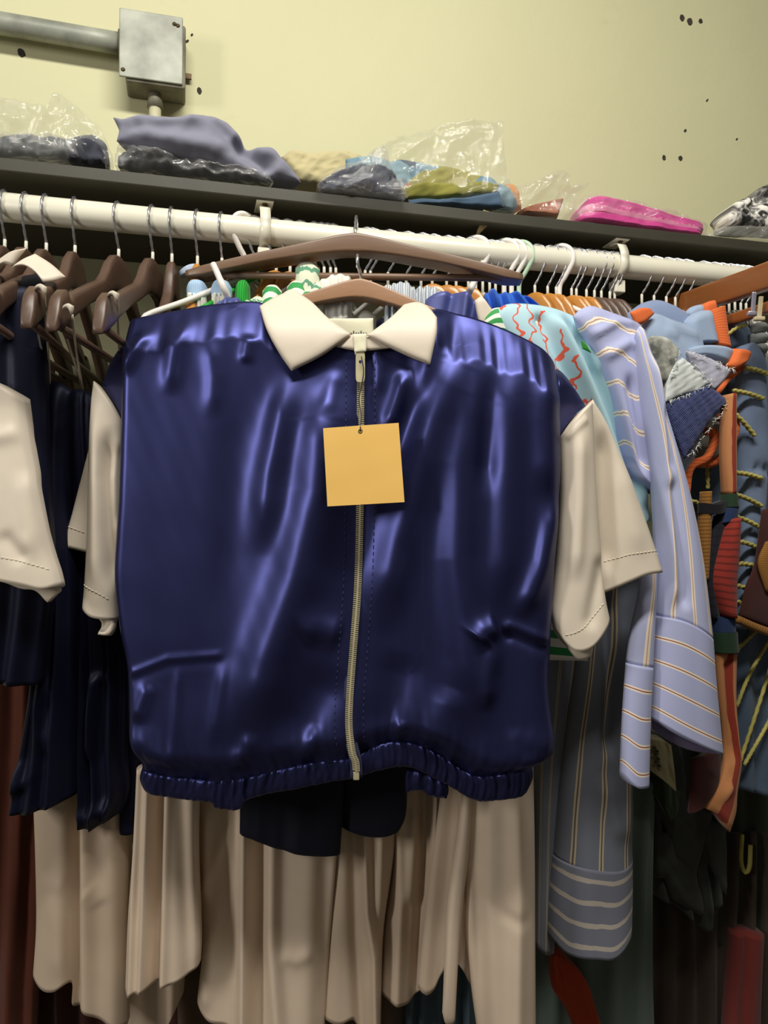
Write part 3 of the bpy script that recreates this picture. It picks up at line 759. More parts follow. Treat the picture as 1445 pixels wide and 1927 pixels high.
# collar, neck labels
CO = HJ.shift(0.034)
cdn = lambda U, V, X, Y: -0.05 * np.clip((665 - Y) / 130, 0, 1) ** 2.2 + 0.014
c = patch('collar_leaf', M_CREAM, hero, CO, [(486, 572), (512, 546), (537, 528), (552, 530)], [(552, 530), (584, 560), (618, 600), (661, 634)], [(551, 703), (603, 677), (639, 652), (661, 634)], [(486, 572), (505, 627), (530, 673), (551, 703)], nu=34, nv=34, th=0.004, back=0.003, edges='lrtb', w=.12, dn=cdn)
c = patch('collar_leaf', M_CREAM, hero, CO, [(761, 567), (785, 561), (804, 571), (822, 599)], [(822, 599), (821, 630), (816, 655), (808, 692)], [(691, 636), (724, 655), (770, 677), (808, 692)], [(761, 567), (743, 590), (724, 609), (691, 636)], nu=34, nv=34, th=0.004, back=0.003, edges='lrtb', w=.12, dn=cdn)
patch('collar_stand', M_CREAM, hero, HJ.shift(0.034), [(636, 652), (661, 634), (691, 636), (736, 656)], [(736, 656), (738, 658)], [(634, 656), (664, 662), (692, 663), (738, 658)], [(636, 652), (634, 656)], nu=22, nv=8, th=0.002, back=0.004, dn=lambda U, V, X, Y: 0.008 + 0 * U)
lb = quad('neck_label', M_LABEL, hero, HJ.shift(-0.016), (612, 600), (702, 599), (703, 645), (618, 645), nu=14, nv=10, th=0.001, back=0.001, wr=(0.0006, .06))
def script_marks(parent, fr, x0, y0, w, h, n, seed, up):
    """hand-lettered word: one looping pen line of separate strokes"""
    r = random.Random(seed); P = []
    for i in range(n):
        xa = x0 + w * i / n
        P += [(xa, y0 + r.uniform(-.1, .1) * h), (xa + w / n * .35, y0 - h * r.choice((.55, .6, 1.0))), (xa + w / n * .55, y0 + r.uniform(0, .1) * h)]
    P = curve(P, n * 16); W = fr.to(P[:, 0], P[:, 1]) + fr.N * up
    V, Fc = tube_geo(W, 0.00055, 5); return mesh('lettering', V, Fc, M_INK, parent)
script_marks(lb, HJ.shift(-0.016), 650, 631, 42, 8, 9, 3, 0.0022)
quad('size_label', M_LABEL, hero, HJ.shift(0.046), (664, 629), (690, 628), (689, 662), (667, 664), nu=10, nv=12, th=0.001, back=0.0006, wr=(0.0006, .08))
# zipper
zt = curve([((a[0] + b[0]) / 2, (a[1] + b[1]) / 2) for a, b in zip(ZIPL, ZIPR)][:-1] + [(671, 1420), (672, 1452)], 240)
ZUP = 0.037
for sgn, nm in ((-1, 'zipper_tape'), (1, 'zipper_tape')):
    a = zt + np.array([sgn * 1.0, 0]); b = zt + np.array([sgn * 11.0, 0])
    l, r_ = (b, a) if sgn < 0 else (a, b)
    patch(nm, M_TAPE, hero, HJ, [l[0], r_[0]], r_[::12].tolist() + [r_[-1]], [l[-1], r_[-1]], l[::12].tolist() + [l[-1]], nu=6, nv=100, th=0.0008, back=0.002, dn=lambda U, V, X, Y: ZUP - 0.004 - 0.006 * sstep(.93, 1, V))
    b2 = zt + np.array([sgn * 26.0, 0])
    b2 = b2[(zt[:, 1] > 690) & (zt[:, 1] < 1420)]
    stitch('topstitching', plain('navy_thread', S(40, 44, 84), .6), hero, HJ, b2[::10], seg=7, gap=5, r=0.0005, on=FP[0] if sgn < 0 else FP[1])
geos = []
L = np.concatenate([[0], np.cumsum(np.linalg.norm(np.diff(zt, axis=0), axis=1))]); t = 55.0; k = 0
zup = lambda y: ZUP + 0.0005 - 0.006 * sstep(1400, 1452, y)
while t < L[-1] - 16:
    x, y = np.interp(t, L, zt[:, 0]), np.interp(t, L, zt[:, 1]); sgn = 1 if k % 2 else -1
    c = HJ.to(np.array(x + sgn * 2.6), np.array(y)) + HJ.N * zup(y)
    geos.append(box_geo(c, 0.0056, 0.0024, 0.0012, [HJ.S, HJ.N, HJ.T])); t += 1.75; k += 1
V, Fc = join(*geos)
o = mesh('zipper_teeth', V, Fc, M_BRASS, hero, False); o['kind'] = 'stuff'
c = HJ.to(np.array(672.), np.array(1446.)) + HJ.N * (ZUP - 0.006)
V, Fc = join(box_geo(c, 0.0075, 0.004, 0.0105, [HJ.S, HJ.N, HJ.T], 0.001), box_geo(c + HJ.T * 0.008, 0.0032, 0.003, 0.010, [HJ.S, HJ.N, HJ.T], 0.0008))
mesh('zipper_stop', V, Fc, M_BRASS, hero, False)
# slider with its pull tab
zs = thing_slider = mesh('zipper_slider', *join(
    box_geo(HJ.to(np.array(678.5), np.array(676.)) + HJ.N * (ZUP + 0.004), 0.0125, 0.005, 0.010, [HJ.S, HJ.N, HJ.T], 0.002),
    box_geo(HJ.to(np.array(678.0), np.array(684.)) + HJ.N * (ZUP + 0.004), 0.0085, 0.005, 0.012, [HJ.S, HJ.N, HJ.T], 0.002),
    tube_geo([HJ.to(np.array(671.), np.array(674.)) + HJ.N * (ZUP + .006), HJ.to(np.array(686.), np.array(674.)) + HJ.N * (ZUP + .006)], 0.0022, 8)), M_BRASS, hero, False)
ptm = HJ.to(np.array(680.), np.array(705.)) + HJ.N * (ZUP + 0.008)
pt = []
def ringrect(wx, hz, hole, zc):
    V = []; n = 24
    for yy in (-0.0009, 0.0009):
        for k in range(n):
            t = 2 * math.pi * k / n; ct, st = math.cos(t), math.sin(t)
            V.append(np.array([wx * math.copysign(abs(ct) ** .35, ct), yy, hz * math.copysign(abs(st) ** .35, st)]))
        for k in range(n):
            t = 2 * math.pi * k / n; V.append(np.array([hole * .8 * math.cos(t), yy, zc + hole * math.sin(t)]))
    Fc = []
    for k in range(n):
        j = (k + 1) % n
        Fc += [[k, j, n + j, n + k], [2 * n + k, 3 * n + k, 3 * n + j, 2 * n + j], [k, 2 * n + k, 2 * n + j, j], [n + k, n + j, 3 * n + j, 3 * n + k]]
    return np.array(V), Fc
V, Fc = ringrect(0.0058, 0.0195, 0.0022, 0.006)
mesh('pull_tab', V[:, :1] * HJ.S + V[:, 1:2] * HJ.N + V[:, 2:3] * HJ.T + ptm, Fc, M_BRASS, zs, False)
# ---- hang tag
M_TAG = plain('mustard_card', S(236, 188, 98), 0.55, var=0.02, vscale=8)
TG = Plane(0.922, x=684, y=880, lean=4)
tg = thing('hang_tag', 'blank square mustard yellow card tag hanging from the jacket zipper', 'tag', TG.to(np.array(685.), np.array(950.)))
cor = [(608, 806), (750, 796), (761, 945), (616, 953)]
patch('card', M_TAG, tg, TG, [cor[0], cor[1]], [cor[1], cor[2]], [cor[3], cor[2]], [cor[0], cor[3]], nu=16, nv=16, th=0.0, back=0.0, skin=0.0004, wr=(0.0006, .012), hard=True)
M_CORD = plain('dark_cord', S(48, 40, 44), .7)
def onh(x, y, n): return (HJ.to(np.array(float(x)), np.array(float(y))) + HJ.N * n)
def ont(x, y, n): return (TG.to(np.array(float(x)), np.array(float(y))) + TG.N * n)
tube('cord', M_CORD, tg, [onh(682, 688, ZUP + .012), onh(686, 715, ZUP + .012), onh(681, 745, ZUP + .010), onh(678, 765, ZUP + .012), (onh(680, 785, ZUP) + ont(680, 785, 0)) / 2, ont(678, 805, .002), ont(678, 812, .001), ont(678, 813, -.003)], 0.0007, 6, res=40)
tube('eyelet', plain('grey_eyelet', S(120, 104, 70), .5, .5), tg, [ont(678, 812, .0012) + 0.0022 * (TG.S * math.cos(t) + TG.T * math.sin(t)) for t in np.linspace(0, 6.28, 16)], 0.0006, 6)
# ================================================================== garments beside and under the navy jacket
M_NAVYD = satin('deep_navy_satin', S(20, 22, 44), 0.5, 0.4, 0.3)
M_NAVYM = weave('navy_crepe', S(15, 17, 34), 0.7, strength=0.12, sheen=0.05)
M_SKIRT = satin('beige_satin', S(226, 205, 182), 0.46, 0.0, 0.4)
M_SKIRT2 = satin('beige_satin_shaded', S(204, 183, 160), 0.5, 0.0, 0.35)  # same beige satin, darker: shade on the rear skirts put into the colour
M_STRAP = plain('pale_strap', S(214, 204, 184), 0.5)
M_RUST = weave('rust_brown_cloth', S(94, 46, 28), 0.8, strength=0.2)
M_RUSTD = weave('dark_brown_cloth', S(70, 34, 22), 0.85, strength=0.2)

# ---- second navy jacket, cut by the frame edge
LB = Plane(0.985, x=60, yaw=-6, y=800)
LS = Plane(0.945, x=60, yaw=-8, y=900)
lj = thing('zip_jacket', 'navy jacket with cream collar and wide cream sleeve, under the junction box', 'jacket', LB.to(np.array(0.), np.array(1290.)))
patch('body', M_NAVYD, lj, LB, [(-120, 590), (-60, 566), (0, 541), (40, 516), (74, 506)], [(74, 506), (82, 560), (84, 700), (90, 900), (98, 1100), (74, 1288)], [(-120, 1282), (-20, 1278), (40, 1284), (74, 1288)], [(-120, 590), (-122, 900), (-120, 1282)], nu=50, nv=80, th=0.03, back=0.05, edges='lr', w=.5,
      gath=(0.006, 5, .2, 1.2), dn=lambda U, V, X, Y: -0.03 * np.clip(1 - V / .06, 0, 1) ** 1.5, seed=31)
s_ = patch('sleeve', M_CREAM, lj, LS, [(-110, 680), (-50, 700), (0, 722), (28, 738), (45, 752)], [(45, 752), (58, 840), (76, 930), (96, 1030), (110, 1075), (116, 1100)], [(-110, 1060), (-40, 1080), (0, 1088), (60, 1100), (92, 1108), (116, 1100)], [(-110, 680), (-112, 900), (-110, 1060)],
      nu=44, nv=50, th=0.022, back=0.04, edges='lr', w=.4, folds=[([(0, 830), (30, 822), (52, 815)], 0.004, 14), ([(60, 880), (75, 1000), (70, 1060)], 0.005, 16), ([(20, 1000), (50, 1040), (66, 1060)], -0.004, 14)])
stitch('hem_stitching', M_CREAMST, s_, LS, [(-20, 1040), (20, 1047), (60, 1056), (90, 1066), (106, 1074)])
patch('turned_cuff', M_CREAM, s_, LS.shift(-0.01), [(-80, 1068), (0, 1086), (60, 1098), (112, 1100)], [(112, 1100), (115, 1112), (98, 1126)], [(-80, 1085), (0, 1094), (40, 1108), (68, 1112), (90, 1134), (98, 1126)], [(-80, 1068), (-80, 1085)], nu=30, nv=12, th=0.004, back=0.004)
patch('collar_leaf', M_CREAM, lj, LB.shift(0.03), [(50, 467), (80, 486), (108, 511)], [(108, 511), (95, 524), (82, 532)], [(22, 504), (45, 500), (66, 512), (82, 532)], [(50, 467), (35, 482), (22, 504)], nu=22, nv=18, th=0.004, back=0.004, w=.15, dn=lambda U, V, X, Y: -0.02 * (1 - V))
patch('collar_leaf', M_CREAM, lj, LB.shift(0.02), [(-40, 515), (0, 490), (25, 474), (50, 467)], [(50, 467), (36, 484), (24, 502)], [(-40, 540), (-10, 512), (8, 498), (24, 502)], [(-40, 515), (-40, 540)], nu=22, nv=12, th=0.004, back=0.004, w=.15)

# ---- two-tone strap dresses: navy bodice over a beige satin skirt
def strap(parent, pts, r=0.0014):
    W = np.array([atd(*q) for q in pts]); return tube('strap', M_STRAP, parent, W, r, 6, res=20, flat=0.5)
GD = 'navy and beige two-tone strap dresses'
D1 = Plane(1.045, x=100, yaw=-4, y=1100)
d = thing('strap_dress', 'navy and beige strap dress hanging beside the wide cream sleeve, hem tilted', 'dress', D1.to(np.array(120.), np.array(1850.)), group=GD)
patch('bodice', M_NAVYD, d, D1, [(44, 738), (60, 724), (90, 716), (118, 722), (136, 737)], [(136, 737), (131, 800), (134, 950), (145, 1100), (142, 1300), (140, 1400), (139, 1497)], [(25, 1520), (60, 1520), (100, 1510), (139, 1497)],
      [(44, 738), (70, 900), (84, 1050), (78, 1200), (58, 1350), (25, 1520)], nu=46, nv=110, th=0.03, back=0.05, edges='lrt', w=.35, wr=(.002, .03, .3), gath=(0.008, 3, .15, 1.2), seed=33,
      folds=[([(110, 1250), (100, 1320), (105, 1420)], 0.012, 12, .3), ([(60, 1480), (30, 1440)], 0.01, 30)])
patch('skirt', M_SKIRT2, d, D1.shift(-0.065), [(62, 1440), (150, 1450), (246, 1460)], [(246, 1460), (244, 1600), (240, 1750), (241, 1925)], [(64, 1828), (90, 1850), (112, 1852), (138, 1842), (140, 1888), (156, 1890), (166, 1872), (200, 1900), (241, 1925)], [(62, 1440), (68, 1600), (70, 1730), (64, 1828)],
      nu=80, nv=60, th=0.02, back=0.05, edges='lr', w=.3, seed=35, folds=[([(152, 1360), (150, 1700), (148, 2110)], -0.024, 14, .02), ([(80, 1655), (110, 1650), (140, 1655)], 0.0025, 18), ([(176, 1655), (195, 1670), (205, 1690)], 0.003, 18), ([(100, 1640), (120, 1740), (125, 1840)], 0.003, 18), ([(172, 1360), (174, 1760), (180, 2120)], 0.014, 16, .1), ([(225, 1360), (222, 2120)], 0.008, 16, .1)])
strap(d, [(84, 543, .93), (86, 600, .95), (92, 680, 1.0), (94, 722, 1.03)]); strap(d, [(68, 598, .955), (74, 640, .97), (86, 690, 1.01), (91, 722, 1.03)])
patch('strap_loop', M_STRAP, d, Plane(0.905, x=80, y=540), [(66, 541), (76, 534), (88, 540)], [(88, 540), (86, 550), (84, 556)], [(66, 545), (76, 544), (84, 556)], [(66, 541), (66, 545)], nu=10, nv=6, th=.003, back=.006)
D2 = Plane(1.075, x=180, yaw=-4, y=1100)
d = thing('strap_dress', 'navy and beige strap dress half hidden by the narrow cream sleeve, with shiny curled hem', 'dress', D2.to(np.array(200.), np.array(1850.)), group=GD)
patch('bodice', M_NAVYD, d, D2, [(122, 744), (138, 733), (160, 735), (178, 744)], [(178, 744), (200, 900), (232, 1100), (246, 1250), (242, 1400), (246, 1480), (232, 1524)], [(154, 1546), (180, 1551), (206, 1538), (232, 1524)],
      [(122, 744), (126, 850), (135, 1000), (142, 1200), (150, 1400), (154, 1546)], nu=50, nv=110, th=0.025, back=0.04, edges='lrt', w=.35, gath=(0.009, 3, .2, 1.2), seed=37,
      folds=[([(224, 1255), (196, 1275), (190, 1330), (180, 1430)], 0.014, 10, .2), ([(160, 1535), (195, 1520), (228, 1505)], 0.010, 14, .15)])
patch('bodice_side', M_NAVYD, d, D2.shift(-0.02), [(225, 1150), (275, 1150)], [(275, 1150), (272, 1400), (268, 1480), (262, 1562)], [(228, 1558), (240, 1564), (262, 1562)], [(225, 1150), (228, 1400), (228, 1558)], nu=16, nv=50, th=0.015, back=0.02, edges='lr')
strap(d, [(136, 592, .93), (142, 650, .96), (150, 700, 1.0), (156, 734, 1.06)]); strap(d, [(127, 638, .96), (136, 670, .98), (148, 705, 1.02), (154, 734, 1.06)])
patch('strap_loop', M_STRAP, d, Plane(0.90, x=130, y=580), [(118, 578), (128, 571), (139, 576)], [(139, 576), (137, 586), (134, 594)], [(118, 582), (128, 581), (134, 594)], [(118, 578), (118, 582)], nu=10, nv=6, th=.003, back=.006)
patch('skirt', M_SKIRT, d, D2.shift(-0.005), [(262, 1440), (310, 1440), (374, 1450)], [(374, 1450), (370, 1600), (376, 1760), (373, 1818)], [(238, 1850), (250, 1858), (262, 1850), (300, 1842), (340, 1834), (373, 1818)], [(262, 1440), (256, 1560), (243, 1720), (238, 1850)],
      nu=70, nv=60, th=0.02, back=0.04, edges='lr', w=.3, seed=39, folds=[([(276, 1360), (262, 1700), (252, 2070)], 0.012, 9, .1), ([(296, 1360), (284, 1700), (270, 2065)], 0.012, 9, .1), ([(312, 1360), (306, 1650), (292, 2060)], -0.018, 12, .05), ([(345, 1360), (352, 1650), (368, 2020)], -0.008, 12, .1), ([(326, 1360), (318, 1640), (310, 2020)], 0.010, 10, .1)])
strap(d, [(222, 552, .95), (222, 600, .97), (224, 660, 1.02)])
patch('strap_loop', M_STRAP, d, Plane(0.93, x=213, y=552), [(203, 553), (212, 547), (223, 552)], [(223, 552), (222, 560), (220, 568)], [(203, 557), (212, 556), (220, 568)], [(203, 553), (203, 557)], nu=10, nv=6, th=.003, back=.006)
D0 = Plane(1.14, x=290, y=1850)
o = patch('skirt_lining', M_SKIRT2, None, D0, [(225, 1700), (300, 1700), (352, 1700)], [(352, 1700), (350, 1800), (345, 1868)], [(235, 1985), (290, 1970), (318, 1925), (345, 1868)], [(225, 1700), (232, 1850), (235, 1985)], nu=24, nv=40, th=0.015, back=0.02, edges='lr', gath=(.004, 3, 1, 1))
tag(o, 'shadow-toned beige skirt hanging lower behind the beige satin skirts', 'skirt'); o.name = 'satin_skirt'

D3 = Plane(1.075, x=500, y=1500)
d = thing('strap_dress', 'navy and beige strap dress whose navy hem shows widest below the jacket zipper', 'dress', D3.to(np.array(500.), np.array(1900.)), group=GD)
patch('bodice', M_NAVYM, d, D3, [(440, 1200), (540, 1200), (650, 1200)], [(650, 1200), (648, 1400), (646, 1500), (640, 1608)], [(452, 1566), (480, 1574), (520, 1590), (580, 1603), (640, 1608)], [(440, 1200), (446, 1400), (452, 1500), (452, 1566)], nu=40, nv=50, th=0.012, back=0.02, edges='lr', w=.3, gath=(.005, 2, .5, 1), seed=41)
patch('skirt', M_SKIRT, d, D3.shift(-0.05), [(366, 1440), (480, 1440), (640, 1450)], [(640, 1450), (634, 1600), (622, 1750), (610, 1940)], [(372, 1878), (398, 1906), (430, 1912), (455, 1928), (520, 1945), (610, 1940)], [(366, 1440), (372, 1600), (382, 1760), (372, 1878)],
      nu=110, nv=70, th=0.02, back=0.05, edges='lr', w=.2, seed=43, folds=[([(432, 1530), (425, 1570), (400, 1640), (378, 1670)], 0.006, 12, .3), ([(425, 1360), (445, 1650), (440, 1760)], 0.005, 10, .3), ([(468, 1360), (466, 1700), (462, 2150)], 0.020, 12, .1), ([(490, 1360), (492, 1700), (484, 2150)], -0.012, 14, .1), ([(525, 1780), (560, 1790), (600, 1778)], 0.004, 14, .3), ([(520, 1360), (515, 1760), (545, 2150)], 0.014, 14, .15), ([(415, 1690), (398, 1830), (385, 1900)], 0.005, 14, .2), ([(620, 1360), (600, 2150)], -0.012, 18, .1), ([(395, 1500), (392, 1700)], 0.008, 10, .2)])
D4 = Plane(1.095, x=720, y=1500)
d = thing('strap_dress', 'navy and beige strap dress with a rounded short navy hem next to the zipper end', 'dress', D4.to(np.array(720.), np.array(1900.)), group=GD)
patch('bodice', M_NAVYM, d, D4, [(636, 1200), (700, 1200), (768, 1200)], [(768, 1200), (766, 1450), (764, 1530), (752, 1562)], [(640, 1552), (660, 1560), (690, 1568), (724, 1569), (752, 1562)], [(636, 1200), (638, 1400), (640, 1552)], nu=30, nv=46, th=0.012, back=0.02, edges='lr', w=.4)
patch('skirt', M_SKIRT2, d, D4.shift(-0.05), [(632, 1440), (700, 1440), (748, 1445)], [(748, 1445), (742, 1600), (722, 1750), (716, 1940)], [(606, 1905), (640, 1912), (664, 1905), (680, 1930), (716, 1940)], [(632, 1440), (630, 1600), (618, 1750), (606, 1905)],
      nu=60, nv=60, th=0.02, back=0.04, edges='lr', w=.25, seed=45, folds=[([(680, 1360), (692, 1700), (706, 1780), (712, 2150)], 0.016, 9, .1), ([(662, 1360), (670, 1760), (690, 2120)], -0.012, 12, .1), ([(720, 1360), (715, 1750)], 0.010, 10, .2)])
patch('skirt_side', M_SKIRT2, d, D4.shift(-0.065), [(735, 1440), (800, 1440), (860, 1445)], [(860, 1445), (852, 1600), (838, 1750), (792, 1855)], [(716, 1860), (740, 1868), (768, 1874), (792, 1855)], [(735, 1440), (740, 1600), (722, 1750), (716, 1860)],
      nu=60, nv=60, th=0.02, back=0.04, edges='lr', w=.25, seed=47, folds=[([(800, 1360), (796, 1600), (772, 2000)], -0.014, 10, .1), ([(742, 1360), (752, 1700), (740, 2020)], 0.012, 12, .2), ([(822, 1360), (812, 1650), (786, 2060)], 0.012, 9, .1), ([(780, 1500), (768, 1700)], 0.010, 12, .2)])
D5 = Plane(1.085, x=930, y=1600)
d = thing('satin_skirt', 'smooth beige satin skirt falling below the jacket hem next to the striped shirt', 'skirt', D5.to(np.array(930.), np.array(1950.)))
patch('panel', M_SKIRT, d, D5, [(862, 1420), (930, 1425), (1003, 1420)], [(1003, 1420), (1006, 1600), (1007, 1800), (1008, 1990)], [(905, 1990), (960, 1985), (1008, 1990)], [(862, 1420), (868, 1600), (880, 1800), (905, 1990)],
      nu=60, nv=70, th=0.03, back=0.05, edges='lr', w=.4, seed=49, folds=[([(905, 1655), (940, 1700), (1000, 1725)], -0.003, 12, .3), ([(960, 1360), (970, 1680), (960, 2120)], 0.010, 16, .2), ([(900, 1360), (895, 1640), (915, 2120)], -0.012, 14, .1)])
patch('pleat', M_SKIRT, d, D5.shift(0.012), [(872, 1420), (880, 1425), (892, 1425)], [(892, 1425), (882, 1600), (866, 1750), (856, 1920)], [(832, 1905), (838, 1925), (850, 1928), (856, 1920)], [(872, 1420), (862, 1560), (842, 1700), (832, 1905)], nu=20, nv=60, th=0.014, back=0.012, edges='lrb', w=.5)
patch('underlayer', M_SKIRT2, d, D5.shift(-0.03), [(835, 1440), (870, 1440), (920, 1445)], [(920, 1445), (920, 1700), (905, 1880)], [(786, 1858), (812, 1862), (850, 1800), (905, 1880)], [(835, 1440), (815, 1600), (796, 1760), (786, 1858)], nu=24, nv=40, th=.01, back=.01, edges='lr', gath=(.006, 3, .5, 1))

# ---- dim garments low behind
for (nm, lab, cat, mt, dd, T, Rr, B, L_, g) in (
    ('hanging_garment', 'rust brown cloth glimpsed at the frame edge below the navy dress', 'garment', M_RUST, 1.22, [(-130, 690), (-60, 640), (10, 620), (60, 640), (100, 700)], [(100, 700), (96, 1300), (70, 1990)], [(-120, 1990), (0, 1990), (70, 1990)], [(-130, 690), (-120, 1990)], 4),
    ('hanging_garment', 'dark brown garment at the floor end of the beige skirts', 'garment', M_RUSTD, 1.30, [(50, 1600), (200, 1600), (380, 1600)], [(380, 1600), (380, 2000)], [(50, 2000), (200, 2000), (380, 2000)], [(50, 1600), (50, 2000)], 6),
    ('hanging_garment', 'dim blue grey pleated garment seen between the two beige skirt hems', 'garment', weave('dim_blue_cloth', S(84, 104, 116), .8), 1.27, [(740, 1600), (830, 1600), (930, 1600)], [(930, 1600), (930, 2000)], [(740, 2000), (830, 2000), (930, 2000)], [(740, 1600), (740, 2000)], 7),
    ('hanging_garment', 'dark printed cloth peeking out beneath the middle beige skirt', 'garment', weave('dark_print_cloth', S(96, 78, 62), .8), 1.25, [(335, 1700), (500, 1700), (760, 1700)], [(760, 1700), (760, 2000)], [(335, 2000), (500, 2000), (760, 2000)], [(335, 1700), (335, 2000)], 8)):
    o = patch(nm, mt, None, Plane(dd, x=T[1][0], y=1700), T, Rr, B, L_, nu=60, nv=50, th=.03, back=.03, edges='lr', gath=(.014, g, 1, 1), seed=int(dd * 100) + g, wr=(.006, .02, .4))
    tag(o, lab, cat)
# ================================================================== garments past the navy jacket
def ab(base, a, b):  # helper for stripe colours
    return base
CRM, RED = S(238, 226, 206), S(150, 62, 52)
M_LAV = striped('lavender_stripe_cloth', S(184, 188, 222), [(.10, CRM), (.022, S(206, 150, 132))], 3.0, 0, wob=.02)
M_LAVN = striped('lavender_stripe_narrow', S(184, 188, 222), [(.12, CRM), (.022, S(206, 150, 132))], 1.0, 0)
M_LAVB = striped('lavender_cuff_stripe', S(182, 186, 222), [(.085, CRM), (.020, RED)], 4.4, 1)
M_LAVS = striped('lavender_shoulder_stripe', S(180, 184, 222), [(.085, CRM), (.018, S(180, 140, 130))], 5.0, 1, wob=.06)
M_LAVSH = striped('shaded_lavender_stripe', S(118, 122, 134), [(.09, S(196, 178, 148)), (.03, S(104, 96, 92))], 3.0, 0, wob=.03)  # lavender stripes greyed and darkened, shade painted into the cloth colour
M_LAVSHB = striped('shaded_lavender_cuff', S(122, 124, 138), [(.11, S(186, 176, 164))], 4.0, 1, wob=.05)
M_GRNS = striped('green_white_stripe', S(236, 236, 222), [(.25, S(52, 150, 76))], 5.0, 1, wob=.05)
M_GRNH = striped('green_white_hem', S(236, 236, 222), [(.25, S(42, 128, 64))], 2.0, 1)
def coral_print():
    k = Nodes('pale_blue_coral_print'); m = k.uv('metric'); o = k.obj(); u = k.uv('UVMap')
    base = k.mix(k.noise(o, 9, 4), S(150, 196, 216), S(196, 222, 224))
    sp = k.n('ShaderNodeSeparateXYZ'); k.l(u, sp.inputs[0])
    wv = k.n('ShaderNodeTexWave', Scale=15.0, Distortion=7.0, Detail=1.5); k.l(m, wv.inputs[0]); wv.inputs['Detail Scale'].default_value = 3.0
    ln = k.math('GREATER_THAN', wv.outputs[1], 0.93)
    reg = k.math('LESS_THAN', k.math('ABSOLUTE', k.math('SUBTRACT', sp.outputs[0], 0.28)), 0.20)
    reg = k.math('MULTIPLY', reg, k.math('GREATER_THAN', sp.outputs[1], 0.42))
    c = k.mix(k.math('MULTIPLY', ln, reg), base, S(226, 96, 70))
    gr = k.math('GREATER_THAN', k.noise(m, 13, 2, 0.4), 0.70)
    c = k.mix(gr, c, S(70, 160, 60))
    k.base(c); k.setp(Roughness=.7, Specular_IOR_Level=.3, Sheen_Weight=.1)
    return k.m
M_CORAL = coral_print()
M_PBLUE = weave('pale_blue_jersey', S(160, 178, 204), 0.75)
M_PBLUE2 = weave('blue_grey_jersey', S(134, 150, 184), 0.75)
M_ORRIB = striped('orange_rib', S(232, 116, 58), [(.12, S(196, 88, 40))], 14, 1, rough=.8)
M_DENIM = weave('washed_denim', S(132, 150, 182), .8, 700, .5, .25, vscale=22)
M_DENIMD = weave('washed_denim_shaded', S(92, 110, 134), .8, 700, .5, .25, vscale=22)  # darker copy of the denim, shade on the jacket body put into the colour
M_ROPE = striped('yellow_rope', S(206, 196, 104), [(.2, S(160, 146, 66))], 30, 0, rough=.9)
M_ROPE2 = plain('yellow_cord', S(190, 178, 96), .9, bump=.8, bscale=500)
M_TWEED = weave('blue_tweed', S(80, 88, 140), .9, 260, 1.0, .35, vscale=220)
M_WHITEP = weave('white_fray_cloth', S(236, 240, 236), .9, 500, .4, .15, vscale=40)
M_GREYP = plain('grey_patch_cloth', S(196, 196, 184), .9, var=.3, vscale=45, dark=S(96, 98, 92))
M_LILAC = striped('lilac_rib_patch', S(196, 194, 208), [(.15, S(160, 158, 180))], 26, 0, rough=.9)
M_SLATE = weave('slate_teal_cloth', S(98, 112, 104), .8)
M_DKOLV = weave('dark_olive_cloth', S(52, 56, 44), .85)
M_DKRUF = weave('charcoal_ruffle', S(58, 60, 56), .85)
M_DKBRN = weave('dark_brown_pleat', S(70, 58, 48), .85)
M_DKRED = weave('dark_red_cloth', S(112, 40, 34), .85)
M_ORRED = weave('orange_red_cloth', S(178, 64, 30), .8)
M_BLUET = weave('bright_blue_cloth', S(42, 106, 212), .6)
M_PERI = satin('periwinkle_satin', S(92, 100, 160), .5, .3)

def g(name, label, cat, P, x, y, group=None): return thing(name, label, cat, P.to(np.array(float(x)), np.array(float(y))), group=group)

# ---- jacket behind the jacket: periwinkle shoulder and cream collar
P = Plane(1.12, x=870, y=600)
t = g('zip_jacket', 'blue satin jacket with a cream collar point, hidden behind the front jacket', 'jacket', P, 880, 900)
patch('body', M_PERI, t, P, [(800, 566), (830, 556), (870, 560), (905, 574), (940, 600)], [(940, 600), (960, 700), (965, 900)], [(780, 900), (870, 900), (965, 900)], [(800, 566), (790, 700), (780, 900)], nu=50, nv=40, th=.02, back=.03, edges='lr', folds=[([(850, 556), (838, 610)], -.012, 8, 0), ([(875, 560), (868, 620)], .012, 8, 0), ([(892, 565), (880, 620)], -.014, 7, 0), ([(905, 575), (900, 640)], .008, 8, 0)])
patch('collar_leaf', M_CREAM, t, P.shift(.03), [(893, 566), (905, 558), (914, 566)], [(914, 566), (930, 590), (936, 606)], [(903, 612), (920, 612), (936, 606)], [(893, 566), (897, 590), (903, 612)], nu=14, nv=16, th=.004, back=.004)
for i, (x0, x1, y0, mt, lab) in enumerate(((735, 782, 532, 'a', 'grey pinstriped ruffled top behind the peak of the jacket hanger'), (780, 832, 540, 'b', 'grey pinstriped top with gathered neck beside the periwinkle jacket shoulder'))):
    Pq = Plane(1.125 + .01 * i, x=x0, y=560)
    mg = striped('grey_pinstripe_' + mt, S(150, 160, 172), [(.3, S(206, 210, 212))], 16, 0, wob=.08)
    o = patch('ruffled_blouse', mg, None, Pq, [(x0 - 10, y0 + 10), (x0 + 12, y0), (x1 - 12, y0 + 2), (x1 + 4, y0 + 20)], [(x1 + 4, y0 + 20), (x1 + 10, 800)], [(x0 - 20, 800), (x1 + 10, 800)], [(x0 - 10, y0 + 10), (x0 - 20, 800)], nu=40, nv=30, th=.012, back=.01, edges='lrt', gath=(.008, 5, 1.0, .6), seed=50 + i)
    tag(o, lab, 'top')
